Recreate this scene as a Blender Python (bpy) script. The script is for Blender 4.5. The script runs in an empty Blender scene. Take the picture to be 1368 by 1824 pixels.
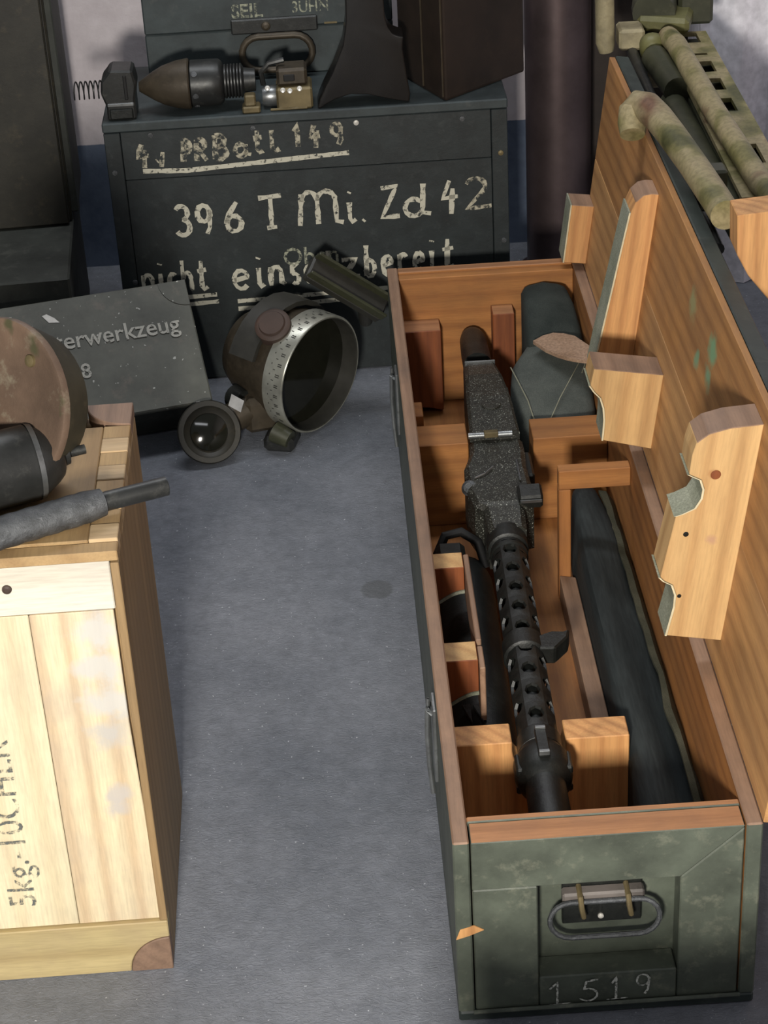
import bpy, bmesh, math, random
from mathutils import Vector as V, Matrix, noise
random.seed(7)
C = bpy.context.scene.collection
SC = bpy.context.scene
PI = math.pi
# ------------------------------------------------------------------ camera
F_PX, PITCH, ROLL, CAM_H = 3600.0, 0.5347, -0.057, 1.3973
cd = bpy.data.cameras.new('camera'); cam = bpy.data.objects.new('camera', cd); C.objects.link(cam)
cd.sensor_fit = 'VERTICAL'; cd.sensor_height = 24.0; cd.lens = F_PX / 1824 * 24.0
cd.clip_start = 0.05
cp, sp, cr, sr = math.cos(PITCH), math.sin(PITCH), math.cos(ROLL), math.sin(ROLL)
fw = V((0, cp, -sp)); up0 = V((0, sp, cp)); rt0 = V((1, 0, 0))
rt = rt0 * cr + up0 * sr; up = -rt0 * sr + up0 * cr
cam.matrix_world = Matrix(((rt.x, up.x, -fw.x, 0), (rt.y, up.y, -fw.y, 0), (rt.z, up.z, -fw.z, CAM_H), (0, 0, 0, 1)))
SC.camera = cam
# ------------------------------------------------------------------ world, lights, exposure
w = bpy.data.worlds.new('world'); SC.world = w; w.use_nodes = True
w.node_tree.nodes['Background'].inputs[0].default_value = (0.80, 0.88, 1.0, 1)
w.node_tree.nodes['Background'].inputs[1].default_value = 0.12
def area(name, loc, target, size, power, col):
    l = bpy.data.lights.new(name, 'AREA'); l.shape = 'RECTANGLE'; l.size, l.size_y = size; l.energy = power; l.color = col
    o = bpy.data.objects.new(name, l); C.objects.link(o); o.location = loc
    o.rotation_euler = (V(target) - V(loc)).to_track_quat('-Z', 'Y').to_euler(); return o
area('front_light', (-0.20, -0.20, 1.08), (0.0, 1.9, 0.2), (0.17, 0.17), 58, (1.0, 0.95, 0.87))  # small low front light beside the camera, source unidentified
area('ceiling_lamp', (-0.05, 2.80, 2.05), (-0.05, 2.3, 0), (1.3, 0.25), 15, (0.95, 0.97, 1.0))
area('ceiling_lamp_front', (0.1, 0.1, 2.6), (0.1, 0.4, 0), (1.2, 0.25), 6, (0.95, 0.97, 1.0))
SC.view_settings.view_transform = 'Standard'; SC.view_settings.look = 'None'
SC.view_settings.gamma = 1.0; SC.view_settings.use_curve_mapping = False
SC.view_settings.exposure = 0.0
# ------------------------------------------------------------------ materials
def new_mat(name):
    m = bpy.data.materials.new(name); m.use_nodes = True
    return m, m.node_tree.nodes, m.node_tree.links, m.node_tree.nodes['Principled BSDF']
def ramp(n, stops):
    r = n.new('ShaderNodeValToRGB'); e = r.color_ramp.elements
    e[0].position, e[0].color = stops[0][0], (*stops[0][1], 1)
    e[1].position, e[1].color = stops[-1][0], (*stops[-1][1], 1)
    for p, c in stops[1:-1]:
        x = e.new(p); x.color = (*c, 1)
    return r
def coords(n, l, scale, rnd=True):
    tc = n.new('ShaderNodeTexCoord'); mp = n.new('ShaderNodeMapping'); mp.inputs['Scale'].default_value = scale
    if rnd:
        oi = n.new('ShaderNodeObjectInfo'); ad = n.new('ShaderNodeVectorMath'); ad.operation = 'MULTIPLY_ADD'
        cx = n.new('ShaderNodeCombineXYZ')
        for k in range(3): l.new(oi.outputs['Random'], cx.inputs[k])
        ad.inputs[1].default_value = (3.1, 5.3, 4.7)
        l.new(cx.outputs[0], ad.inputs[0]); l.new(tc.outputs['Object'], ad.inputs[2]); l.new(ad.outputs[0], mp.inputs['Vector'])
    else:
        l.new(tc.outputs['Object'], mp.inputs['Vector'])
    return tc, mp
def noise_node(n, l, vec, scale, detail=4, rough=.55, dist=0):
    t = n.new('ShaderNodeTexNoise'); t.inputs['Scale'].default_value = scale; t.inputs['Detail'].default_value = detail
    t.inputs['Roughness'].default_value = rough; t.inputs['Distortion'].default_value = dist
    l.new(vec, t.inputs['Vector']); return t
def mix(n, l, a, b, fac, mode='MIX'):
    m = n.new('ShaderNodeMix'); m.data_type = 'RGBA'; m.blend_type = mode
    for s, x in ((0, fac), (6, a), (7, b)):
        if hasattr(x, 'links') or hasattr(x, 'is_linked'): l.new(x, m.inputs[s])
        elif s == 0: m.inputs[0].default_value = x
        else: m.inputs[s].default_value = (*x, 1)
    return m.outputs[2]
def bump(n, l, h, b, strength, dist=.002):
    bp = n.new('ShaderNodeBump'); bp.inputs['Strength'].default_value = strength; bp.inputs['Distance'].default_value = dist
    l.new(h, bp.inputs['Height']); l.new(bp.outputs[0], b.inputs['Normal'])
def wood(name, dark, light, axis='y', ring=26., dirt=None, dirt_amt=.5, rough=.6, stain=None, contrast=.38):
    m, n, l, b = new_mat(name)
    k = 'xyz'.index(axis); sc = [1., 1., 1.]; sc[k] = .07
    tc, mp = coords(n, l, sc)
    wv = n.new('ShaderNodeTexNoise'); wv.inputs['Scale'].default_value = ring * .9; wv.inputs['Detail'].default_value = 2.; wv.inputs['Distortion'].default_value = .8
    l.new(mp.outputs[0], wv.inputs['Vector'])
    # growth lines: sine of a slowly varying field across the grain
    f = n.new('ShaderNodeTexWave'); f.wave_type = 'BANDS'; f.bands_direction = 'DIAGONAL'; f.inputs['Scale'].default_value = ring
    f.inputs['Distortion'].default_value = 3.2; f.inputs['Detail'].default_value = 2.5; f.inputs['Detail Scale'].default_value = .55
    mpw = n.new('ShaderNodeMapping'); sw = [1., 1., 1.]; sw[k] = .012; mpw.inputs['Scale'].default_value = sw; l.new(mp.inputs['Vector'].links[0].from_socket, mpw.inputs['Vector'])
    l.new(mpw.outputs[0], f.inputs['Vector'])
    fine = noise_node(n, l, mp.outputs[0], 420, 3, .6)
    c1 = mix(n, l, light, dark, 0.0)
    r = ramp(n, [(0.0, light), (.62, tuple(light[i] * (1 - contrast * .35) + dark[i] * contrast * .35 for i in range(3))), (1.0, tuple(light[i] * (1 - contrast) + dark[i] * contrast for i in range(3)))])
    l.new(f.outputs['Fac'], r.inputs[0])
    r2 = ramp(n, [(.35, (.55, .55, .55)), (.65, (1.1, 1.1, 1.1))]); l.new(wv.outputs['Fac'], r2.inputs[0])
    col = mix(n, l, r.outputs[0], r2.outputs[0], .45, 'MULTIPLY')
    r3 = ramp(n, [(.3, (.72, .72, .72)), (.6, (1, 1, 1))]); l.new(fine.outputs['Fac'], r3.inputs[0])
    col = mix(n, l, col, r3.outputs[0], .6, 'MULTIPLY')
    if dirt:
        tc2, mp2 = coords(n, l, (1, 1, 1))
        d = noise_node(n, l, mp2.outputs[0], 9, 6, .65); rd = ramp(n, [(.42, (0, 0, 0)), (.75, (1, 1, 1))]); l.new(d.outputs['Fac'], rd.inputs[0])
        mm = n.new('ShaderNodeMath'); mm.operation = 'MULTIPLY'; mm.inputs[1].default_value = dirt_amt; l.new(rd.outputs[0], mm.inputs[0])
        col = mix(n, l, col, dirt, mm.outputs[0])
    if stain:
        for (sx, sy, sz, rad, scol) in stain:
            vd = n.new('ShaderNodeVectorMath'); vd.operation = 'DISTANCE'; vd.inputs[1].default_value = (sx, sy, sz)
            nz = noise_node(n, l, tc.outputs['Object'], 38, 4, .6); ad = n.new('ShaderNodeMath'); ad.operation = 'MULTIPLY_ADD'; ad.inputs[1].default_value = rad * 1.6
            l.new(tc.outputs['Object'], vd.inputs[0]); l.new(nz.outputs['Fac'], ad.inputs[0]); l.new(vd.outputs['Value'], ad.inputs[2])
            mr = n.new('ShaderNodeMapRange'); mr.inputs[1].default_value = rad * 1.45; mr.inputs[2].default_value = rad * 1.0; mr.inputs[3].default_value = 0; mr.inputs[4].default_value = .85
            l.new(ad.outputs[0], mr.inputs[0]); col = mix(n, l, col, scol, mr.outputs[0])
    l.new(col, b.inputs['Base Color']); b.inputs['Roughness'].default_value = rough
    bump(n, l, fine.outputs['Fac'], b, .18, .0008)
    return m
def painted(name, c, wear=None, scale=30, amt=.55, rough=.5, metal=0., speck=None, bumps=.15, spec=.5, speck_lim=(.60, .66), speck_scale=700):
    m, n, l, b = new_mat(name); tc, mp = coords(n, l, (1, 1, 1))
    t = noise_node(n, l, mp.outputs[0], scale * .4, 6, .62)
    r = ramp(n, [(.3, tuple(x * .62 for x in c)), (.7, tuple(min(1, x * 1.35) for x in c))]); l.new(t.outputs['Fac'], r.inputs[0]); col = r.outputs[0]
    t2 = noise_node(n, l, mp.outputs[0], scale, 8, .7)
    if wear:
        rw = ramp(n, [(.55, (0, 0, 0)), (.72, (1, 1, 1))]); l.new(t2.outputs['Fac'], rw.inputs[0])
        mm = n.new('ShaderNodeMath'); mm.operation = 'MULTIPLY'; mm.inputs[1].default_value = amt; l.new(rw.outputs[0], mm.inputs[0])
        col = mix(n, l, col, wear, mm.outputs[0])
    if speck:
        t3 = noise_node(n, l, mp.outputs[0], speck_scale, 2, .5); r3 = ramp(n, [(speck_lim[0], (0, 0, 0)), (speck_lim[1], (1, 1, 1))]); l.new(t3.outputs['Fac'], r3.inputs[0])
        col = mix(n, l, col, speck, r3.outputs[0])
    l.new(col, b.inputs['Base Color']); b.inputs['Roughness'].default_value = rough; b.inputs['Metallic'].default_value = metal
    b.inputs['Specular IOR Level'].default_value = spec
    bump(n, l, t2.outputs['Fac'], b, bumps, .002)
    return m
def camo(name):
    m, n, l, b = new_mat(name); tc, mp = coords(n, l, (1, 1, 1), False)
    t = noise_node(n, l, mp.outputs[0], 13, 2, .4, .3)
    r = ramp(n, [(.34, (.075, .075, .022)), (.44, (.19, .17, .065)), (.50, (.30, .25, .13)), (.60, (.33, .27, .15)), (.70, (.15, .075, .04))]); l.new(t.outputs['Fac'], r.inputs[0])
    t2 = noise_node(n, l, mp.outputs[0], 160, 5, .6); r2 = ramp(n, [(.35, (.55, .55, .5)), (.6, (1, 1, 1))]); l.new(t2.outputs['Fac'], r2.inputs[0])
    l.new(mix(n, l, r.outputs[0], r2.outputs[0], .7, 'MULTIPLY'), b.inputs['Base Color']); b.inputs['Roughness'].default_value = .55
    bump(n, l, t2.outputs['Fac'], b, .12, .001); return m
def chalk(name, c, lo=.40, hi=.52, scale=160):
    m, n, l, b = new_mat(name); tc, mp = coords(n, l, (1, 1, 1), False)
    t = noise_node(n, l, mp.outputs[0], scale, 5, .65); r = ramp(n, [(lo, (0, 0, 0)), (hi, (1, 1, 1))]); l.new(t.outputs['Fac'], r.inputs[0])
    b.inputs['Base Color'].default_value = (*c, 1); b.inputs['Roughness'].default_value = .9
    l.new(r.outputs[0], b.inputs['Alpha']); return m
def cloth(name, c, c2, weave=900, sc=(1, 1, 1)):
    m, n, l, b = new_mat(name); tc, mp = coords(n, l, sc)
    t = noise_node(n, l, mp.outputs[0], 18, 6, .6); r = ramp(n, [(.35, c), (.65, c2)]); l.new(t.outputs['Fac'], r.inputs[0])
    t2 = noise_node(n, l, mp.outputs[0], weave, 2, .5); r2 = ramp(n, [(.3, (.6, .6, .6)), (.7, (1.15, 1.15, 1.15))]); l.new(t2.outputs['Fac'], r2.inputs[0])
    l.new(mix(n, l, r.outputs[0], r2.outputs[0], .7, 'MULTIPLY'), b.inputs['Base Color']); b.inputs['Roughness'].default_value = .85
    b.inputs['Specular IOR Level'].default_value = .25
    bump(n, l, t2.outputs['Fac'], b, .3, .001); return m
def plain(name, c, rough=.5, metal=0.):
    m, n, l, b = new_mat(name); tc, mp = coords(n, l, (1, 1, 1)); t = noise_node(n, l, mp.outputs[0], 60, 4)
    r = ramp(n, [(.3, tuple(x * .8 for x in c)), (.7, tuple(min(1, x * 1.15) for x in c))]); l.new(t.outputs['Fac'], r.inputs[0]); l.new(r.outputs[0], b.inputs['Base Color'])
    b.inputs['Roughness'].default_value = rough; b.inputs['Metallic'].default_value = metal; return m

def floor_mat():
    m, n, l, b = new_mat('painted_concrete'); tc, mp = coords(n, l, (1, 1, 1), False)
    big = noise_node(n, l, mp.outputs[0], 3.2, 5, .6); r = ramp(n, [(.3, (.17, .185, .215)), (.7, (.285, .30, .335))]); l.new(big.outputs['Fac'], r.inputs[0])
    med = noise_node(n, l, mp.outputs[0], 45, 8, .7); r2 = ramp(n, [(.35, (.78, .78, .78)), (.62, (1.05, 1.05, 1.05))]); l.new(med.outputs['Fac'], r2.inputs[0])
    col = mix(n, l, r.outputs[0], r2.outputs[0], .8, 'MULTIPLY')
    sp_ = noise_node(n, l, mp.outputs[0], 230, 2, .5); r3 = ramp(n, [(.715, (0, 0, 0)), (.735, (1, 1, 1))]); l.new(sp_.outputs['Fac'], r3.inputs[0])
    col = mix(n, l, col, (.6, .62, .66), r3.outputs[0])  # pale flecks painted as glints on the floor relief
    # round damp spot
    vd = n.new('ShaderNodeVectorMath'); vd.operation = 'DISTANCE'; vd.inputs[1].default_value = (-0.0140, 2.166, 0)
    l.new(tc.outputs['Object'], vd.inputs[0]); ad = n.new('ShaderNodeMath'); ad.operation = 'MULTIPLY_ADD'; ad.inputs[1].default_value = .016
    l.new(med.outputs['Fac'], ad.inputs[0]); l.new(vd.outputs['Value'], ad.inputs[2])
    mr = n.new('ShaderNodeMapRange'); mr.inputs[1].default_value = .031; mr.inputs[2].default_value = .027; mr.inputs[3].default_value = 0; mr.inputs[4].default_value = .65
    l.new(ad.outputs[0], mr.inputs[0]); col = mix(n, l, col, (.13, .135, .14), mr.outputs[0])
    l.new(col, b.inputs['Base Color'])
    # trowel marks: curved, stretched relief
    mp2 = n.new('ShaderNodeMapping'); mp2.inputs['Rotation'].default_value = (0, 0, .9); mp2.inputs['Scale'].default_value = (1, 1.7, 1); l.new(tc.outputs['Object'], mp2.inputs['Vector'])
    tr = noise_node(n, l, mp2.outputs[0], 110, 7, .72, 1.6)
    bump(n, l, tr.outputs['Fac'], b, .75, .004)
    b.inputs['Roughness'].default_value = .27; return m
def wall_mat():
    m, n, l, b = new_mat('two_tone_wall'); tc, mp = coords(n, l, (1, 1, 1), False)
    sx = n.new('ShaderNodeSeparateXYZ'); l.new(tc.outputs['Object'], sx.inputs[0])
    t = noise_node(n, l, mp.outputs[0], 22, 6, .65); ad = n.new('ShaderNodeMath'); ad.operation = 'MULTIPLY_ADD'; ad.inputs[1].default_value = .006
    l.new(t.outputs['Fac'], ad.inputs[0]); l.new(sx.outputs['Z'], ad.inputs[2])
    mr = n.new('ShaderNodeMapRange'); mr.inputs[1].default_value = .2235; mr.inputs[2].default_value = .225; l.new(ad.outputs[0], mr.inputs[0])
    wh = ramp(n, [(.3, (.50, .45, .47)), (.7, (.62, .57, .59))]); l.new(t.outputs['Fac'], wh.inputs[0])
    bl = ramp(n, [(.3, (.075, .10, .155)), (.7, (.13, .165, .23))]); l.new(t.outputs['Fac'], bl.inputs[0])
    col = mix(n, l, bl.outputs[0], wh.outputs[0], mr.outputs[0])
    l.new(col, b.inputs['Base Color']); b.inputs['Roughness'].default_value = .8; bump(n, l, t.outputs['Fac'], b, .3, .004); return m

M = {}
M['floor'] = floor_mat(); M['wall'] = wall_mat()
M['wood_in'] = wood('orange_pine_long', (.19, .06, .014), (.44, .185, .050), 'y', dirt=(.12, .06, .03), dirt_amt=.45)
M['wood_in_x'] = wood('orange_pine_cross', (.19, .06, .014), (.44, .185, .050), 'x', dirt=(.12, .06, .03), dirt_amt=.4)
M['wood_in_z'] = wood('orange_pine_upright', (.19, .06, .014), (.41, .165, .045), 'z', dirt=(.12, .06, .03), dirt_amt=.4)
M['rim'] = wood('worn_rim_wood', (.16, .085, .05), (.36, .22, .14), 'y', dirt=(.10, .07, .055), dirt_amt=.6)
M['rim_x'] = wood('worn_rim_wood_cross', (.20, .08, .03), (.44, .21, .09), 'x', dirt=(.16, .08, .05), dirt_amt=.5)
M['red'] = wood('shaded_red_end_grain', (.10, .022, .006), (.26, .075, .022), 'z', ring=40)  # shade painted into the block fronts; also colours the knot
M['lid'] = wood('lid_pine', (.22, .085, .025), (.50, .245, .082), 'y', dirt=(.20, .11, .06), dirt_amt=.5,
                stain=[(.0, .464, .240, .034, (.16, .36, .20)), (.0, .466, .212, .026, (.18, .34, .20)), (.0, .575, .24, .034, (.30, .30, .14)), (.0, .525, .204, .022, (.18, .34, .20))], contrast=.45)
M['lid2'] = wood('lid_pine_light', (.24, .10, .035), (.57, .31, .12), 'y', dirt=(.24, .13, .07), dirt_amt=.4, contrast=.4)
M['block'] = wood('light_block_pine', (.34, .15, .045), (.68, .43, .185), 'z', ring=22, dirt=(.40, .20, .08), dirt_amt=.3)
M['block_knot'] = wood('knotty_block_pine', (.34, .15, .045), (.70, .45, .20), 'z', ring=22, dirt=(.40, .20, .08), dirt_amt=.3, stain=[(-.0365, .237, .2215, .010, (.33, .13, .04)), (-.028, .237, .150, .010, (.45, .26, .16))])
M['block_o'] = wood('orange_block_pine', (.30, .10, .03), (.70, .36, .135), 'z', ring=34)
M['pale'] = wood('pale_crate_wood', (.50, .34, .18), (.80, .71, .48), 'z', ring=15, dirt=(.45, .36, .27), dirt_amt=.55, contrast=.30)
M['pale2'] = wood('pale_crate_wood_warm', (.40, .22, .11), (.76, .64, .42), 'z', ring=20, dirt=(.36, .30, .26), dirt_amt=.5, contrast=.45)
M['pale3'] = wood('pale_crate_wood_stained', (.40, .22, .11), (.76, .64, .42), 'z', ring=20, dirt=(.36, .30, .26), dirt_amt=.5, contrast=.45, stain=[(-.026, .0036, .400, .045, (.54, .53, .50)), (-.028, .0036, .365, .045, (.54, .53, .50)), (-.027, .0036, .325, .042, (.54, .53, .50)), (-.026, .0036, .290, .036, (.48, .46, .43)), (-.030, .0036, .215, .022, (.50, .46, .42)), (-.030, .0036, .200, .022, (.50, .46, .42))])
M['white_board'] = wood('whitish_board', (.55, .46, .34), (.72, .68, .58), 'x', ring=10, dirt=(.46, .43, .40), dirt_amt=.6, contrast=.3)
M['pale_x'] = wood('olive_pale_board', (.34, .24, .10), (.60, .48, .24), 'x', ring=16, dirt=(.36, .27, .16), dirt_amt=.6, contrast=.5)
M['top_board'] = wood('brown_top_board', (.28, .16, .06), (.47, .31, .14), 'y', ring=12, dirt=(.26, .17, .09), dirt_amt=.5, contrast=.5)
M['side'] = wood('brown_side_board', (.20, .12, .05), (.36, .235, .11), 'z', ring=22, dirt=(.24, .17, .10), dirt_amt=.5)
M['finger'] = wood('pale_end_grain', (.40, .26, .13), (.58, .42, .24), 'x', ring=30)
M['corner'] = wood('brown_corner_dowel', (.16, .10, .07), (.27, .17, .115), 'y', ring=30)
M['green'] = painted('worn_green_paint', (.078, .090, .068), (.23, .23, .17), 45, .5, rough=.5, bumps=.25)
M['green_dark'] = painted('dark_green_paint', (.030, .040, .036), (.09, .10, .085), 40, .5, rough=.5)
M['black_box'] = painted('black_green_paint', (.015, .0205, .0215), (.045, .052, .052), 60, .5, rough=.55, bumps=.2)
M['black_box2'] = painted('slate_green_paint', (.034, .045, .047), (.085, .09, .085), 50, .4, rough=.6)
M['brown_black'] = painted('brown_black_paint', (.022, .020, .014), (.075, .06, .035), 45, .5, rough=.55)
M['dark_green2'] = painted('dusty_dark_green', (.035, .038, .032), (.10, .10, .085), 40, .5, rough=.7)
M['grey_box'] = painted('grey_paint', (.115, .118, .098), (.21, .175, .145), 26, .6, rough=.6, speck=(.55, .55, .5), speck_lim=(.70, .72), speck_scale=120)
M['gun'] = painted('gunmetal', (.013, .0145, .013), (.045, .046, .040), 120, .4, rough=.42, metal=.25, bumps=.3)
M['gun_dust'] = painted('dusty_gunmetal', (.024, .024, .019), (.06, .06, .05), 130, .5, rough=.45, metal=.2, speck=(.42, .44, .38), speck_lim=(.62, .70), speck_scale=620, bumps=.5)
M['gun_black'] = plain('gun_interior_black', (.004, .004, .004), .7)
M['steel'] = painted('bare_steel', (.26, .27, .27), (.09, .09, .085), 50, .6, rough=.35, metal=.8)
M['worn_steel'] = painted('dull_steel', (.095, .10, .105), (.22, .23, .24), 160, .6, rough=.4, metal=.55, bumps=.9)
M['dark_steel'] = painted('dark_steel', (.030, .031, .030), (.10, .10, .09), 60, .5, rough=.4, metal=.4)
M['rust'] = painted('rusty_steel', (.135, .088, .060), (.25, .22, .155), 26, .95, rough=.65, metal=.1, bumps=.5, speck=(.075, .07, .035), speck_lim=(.58, .68), speck_scale=34)
M['rust_side'] = painted('dark_olive_rust', (.045, .040, .024), (.10, .085, .05), 30, .6, rough=.6, metal=.2)
M['rust_dark'] = painted('dark_rust', (.05, .030, .022), (.10, .055, .035), 30, .6, rough=.65)
M['brass'] = painted('tarnished_brass', (.16, .125, .062), (.26, .22, .14), 50, .6, rough=.45, metal=.4)
M['brown_metal'] = painted('brown_oxidised_metal', (.055, .043, .028), (.10, .075, .05), 80, .5, rough=.5, metal=.3)
M['leather_box'] = painted('dark_brown_leather', (.019, .0115, .0075), (.036, .023, .015), 40, .5, rough=.6)
M['pipe'] = painted('brown_metallic_paint', (.15, .112, .112), (.19, .15, .15), 20, .4, rough=.38, metal=.8, bumps=.04)
M['stock'] = painted('dark_lacquered_stock', (.009, .008, .0075), (.022, .018, .014), 40, .4, rough=.27, bumps=.06)
M['camo'] = camo('camouflage_paint')
M['beige'] = painted('beige_paint', (.32, .275, .165), (.16, .13, .07), 90, .6, rough=.6)
M['olive'] = painted('olive_paint', (.12, .115, .042), (.22, .20, .09), 60, .5, rough=.5)
M['olive_dark'] = painted('dark_olive_metal', (.038, .04, .022), (.10, .095, .06), 60, .5, rough=.45)
M['canvas'] = cloth('black_blue_canvas', (.010, .014, .015), (.036, .043, .043), 300, (1, .10, 1))
M['canvas_olive'] = cloth('olive_canvas', (.048, .050, .032), (.085, .082, .054))
M['pouch'] = cloth('grey_green_canvas', (.055, .064, .058), (.095, .105, .094))
M['pouch_dark'] = cloth('dark_green_canvas', (.018, .024, .022), (.036, .044, .04))
M['tan'] = cloth('tan_leather', (.27, .17, .11), (.38, .26, .18), 300)
M['thread'] = plain('pale_thread', (.22, .22, .16), .8)
M['felt'] = cloth('pale_grey_green_felt', (.22, .24, .17), (.34, .35, .27), 500)
M['felt_edge'] = plain('cream_felt_edge', (.62, .54, .36), .9)
M['sheet'] = plain('white_sheet', (.80, .78, .83), .7)
M['lens'] = plain('dark_lens_glass', (.012, .012, .008), .08)
M['scale'] = painted('silver_scale_ring', (.36, .36, .31), (.24, .235, .2), 40, .4, rough=.33, metal=.55, bumps=.05)
M['ink'] = plain('black_engraving', (.02, .02, .018), .7)
M['wing'] = plain('dark_yoke_paint', (.030, .029, .024), .5)
M['screw'] = plain('bright_screw', (.62, .60, .55), .35, .3)
M['clamp'] = painted('dull_pinkish_strip', (.12, .105, .095), (.18, .16, .14), 50, .5, rough=.6)
M['clear'] = plain('clear_plastic_tag', (.36, .36, .36), .25)
M['chalk'] = chalk('white_paint_lettering', (.56, .54, .44), .36, .46, 130)
M['chalk_worn'] = chalk('worn_white_lettering', (.46, .43, .33), .42, .55, 110)
M['chalk_thin'] = chalk('thin_chalk', (.62, .63, .56), .38, .54, 220)
M['stencil'] = chalk('grey_stencil', (.52, .51, .45), .34, .44, 170)
M['stencil_dim'] = chalk('faded_stencil', (.36, .37, .28), .40, .54, 150)
M['stencil_black'] = chalk('black_stencil', (.11, .12, .115), .42, .60, 190)
M['caster_wood'] = plain('dark_plank', (.05, .04, .03), .8)  # colour of the plank added as shadow caster

# ------------------------------------------------------------------ geometry helpers
def BM(): return bmesh.new()
def join(bm, t):
    me = bpy.data.meshes.new('t'); t.to_mesh(me); t.free(); bm.from_mesh(me); bpy.data.meshes.remove(me)
def bev(t, r, seg=1):
    if r > 0: bmesh.ops.bevel(t, geom=t.edges[:], offset=r, segments=seg, affect='EDGES', profile=.6, clamp_overlap=True)
def box(bm, x0, x1, y0, y1, z0, z1, r=0.0, seg=1, faces=None):
    t = bmesh.new(); bmesh.ops.create_cube(t, size=1)
    for v in t.verts: v.co = V(((x0 + x1) / 2 + v.co.x * (x1 - x0), (y0 + y1) / 2 + v.co.y * (y1 - y0), (z0 + z1) / 2 + v.co.z * (z1 - z0)))
    bev(t, r, seg)
    if faces:
        t.normal_update()
        for f in t.faces:
            nn = f.normal; cand = [q for q in (('z+', nn.z), ('x+', nn.x), ('x-', -nn.x), ('y+', nn.y), ('y-', -nn.y), ('z-', -nn.z)) if q[1] > .3]
            own = [q for q in cand if q[0] in faces]
            f.material_index = faces[max(own, key=lambda q: q[1])[0]] if own else 0
    join(bm, t)
def prism(bm, pts, axis, a, b, r=0.0, seg=1):
    """extrude polygon; axis 'y': pts are (x,z); 'x': (y,z); 'z': (x,y)"""
    t = bmesh.new()
    def mk(p, h): return {'y': (p[0], h, p[1]), 'x': (h, p[0], p[1]), 'z': (p[0], p[1], h)}[axis]
    A = [t.verts.new(mk(p, a)) for p in pts]; B = [t.verts.new(mk(p, b)) for p in pts]
    t.faces.new(A); t.faces.new(B[::-1])
    for i in range(len(pts)):
        j = (i + 1) % len(pts); t.faces.new((A[i], B[i], B[j], A[j]))
    bmesh.ops.recalc_face_normals(t, faces=t.faces[:]); bev(t, r, seg); join(bm, t)
def frame(d):
    d = V(d).normalized(); a = V((0, 0, 1)) if abs(d.z) < .9 else V((1, 0, 0)); u = d.cross(a).normalized(); return d, u, d.cross(u).normalized()
def lathe(bm, prof, o, d, n=24, caps=True):
    """prof: (distance along d, radius)"""
    d, u, v = frame(d); o = V(o); rings = []
    for h, r in prof:
        rings.append([bm.verts.new(o + d * h + (u * math.cos(2 * PI * k / n) + v * math.sin(2 * PI * k / n)) * max(r, 1e-5)) for k in range(n)])
    fs = []
    for a, b in zip(rings, rings[1:]):
        for k in range(n): fs.append(bm.faces.new((a[k], b[k], b[(k + 1) % n], a[(k + 1) % n])))
    if caps: fs.append(bm.faces.new(rings[0])); fs.append(bm.faces.new(rings[-1][::-1]))
    bmesh.ops.recalc_face_normals(bm, faces=fs)
def cyl(bm, p0, p1, r0, r1=None, n=20):
    d = V(p1) - V(p0); lathe(bm, [(0, r0), (d.length, r0 if r1 is None else r1)], p0, d, n)
def tube(bm, pts, r, n=10, closed=False):
    pts = [V(p) for p in pts]; N = len(pts); rings = []; pu = None
    for i in range(N):
        if closed: d = pts[(i + 1) % N] - pts[i - 1]
        else: d = pts[min(i + 1, N - 1)] - pts[max(i - 1, 0)]
        d.normalize()
        if pu is None: _, u, _ = frame(d)
        else: u = (pu - d * pu.dot(d)).normalized()
        pu = u; v = d.cross(u); rr = r[i] if isinstance(r, (list, tuple)) else r
        rings.append([bm.verts.new(pts[i] + (u * math.cos(2 * PI * k / n) + v * math.sin(2 * PI * k / n)) * rr) for k in range(n)])
    fs = []
    for i in range(N if closed else N - 1):
        a, b = rings[i], rings[(i + 1) % N]
        for k in range(n): fs.append(bm.faces.new((a[k], b[k], b[(k + 1) % n], a[(k + 1) % n])))
    if not closed: fs += [bm.faces.new(rings[0]), bm.faces.new(rings[-1][::-1])]
    bmesh.ops.recalc_face_normals(bm, faces=fs)
def loft(bm, secs):
    """secs: list of closed rings with equal point count"""
    rs = [[bm.verts.new(V(p)) for p in s] for s in secs]; fs = []; n = len(rs[0])
    for a, b in zip(rs, rs[1:]):
        for k in range(n): fs.append(bm.faces.new((a[k], a[(k + 1) % n], b[(k + 1) % n], b[k])))
    fs += [bm.faces.new(rs[0][::-1]), bm.faces.new(rs[-1])]
    bmesh.ops.recalc_face_normals(bm, faces=fs)
def obox(bm, o, ax, ay, az, r=0.0):
    """box with corner o and edge vectors"""
    t = bmesh.new(); bmesh.ops.create_cube(t, size=1); o, ax, ay, az = V(o), V(ax), V(ay), V(az)
    for v in t.verts: v.co = o + ax * (v.co.x + .5) + ay * (v.co.y + .5) + az * (v.co.z + .5)
    bmesh.ops.recalc_face_normals(t, faces=t.faces[:]); bev(t, r); join(bm, t)
def arc(cx, cy, r, a0, a1, n=8): return [(cx + r * math.cos(math.radians(a0 + (a1 - a0) * i / n)), cy + r * math.sin(math.radians(a0 + (a1 - a0) * i / n))) for i in range(n + 1)]
def obj(name, bm, mat, parent=None, smooth=False, label=None, kind=None):
    me = bpy.data.meshes.new(name); bm.normal_update(); bm.to_mesh(me); bm.free()
    for m_ in (mat if isinstance(mat, (list, tuple)) else [mat]): me.materials.append(M[m_])
    o = bpy.data.objects.new(name, me); C.objects.link(o)
    if parent: o.parent = parent
    if smooth:
        me.polygons.foreach_set('use_smooth', [True] * len(me.polygons))
        me.set_sharp_from_angle(angle=math.radians(38))
    if label: o['label'] = label
    if kind: o['kind'] = kind
    return o
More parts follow.
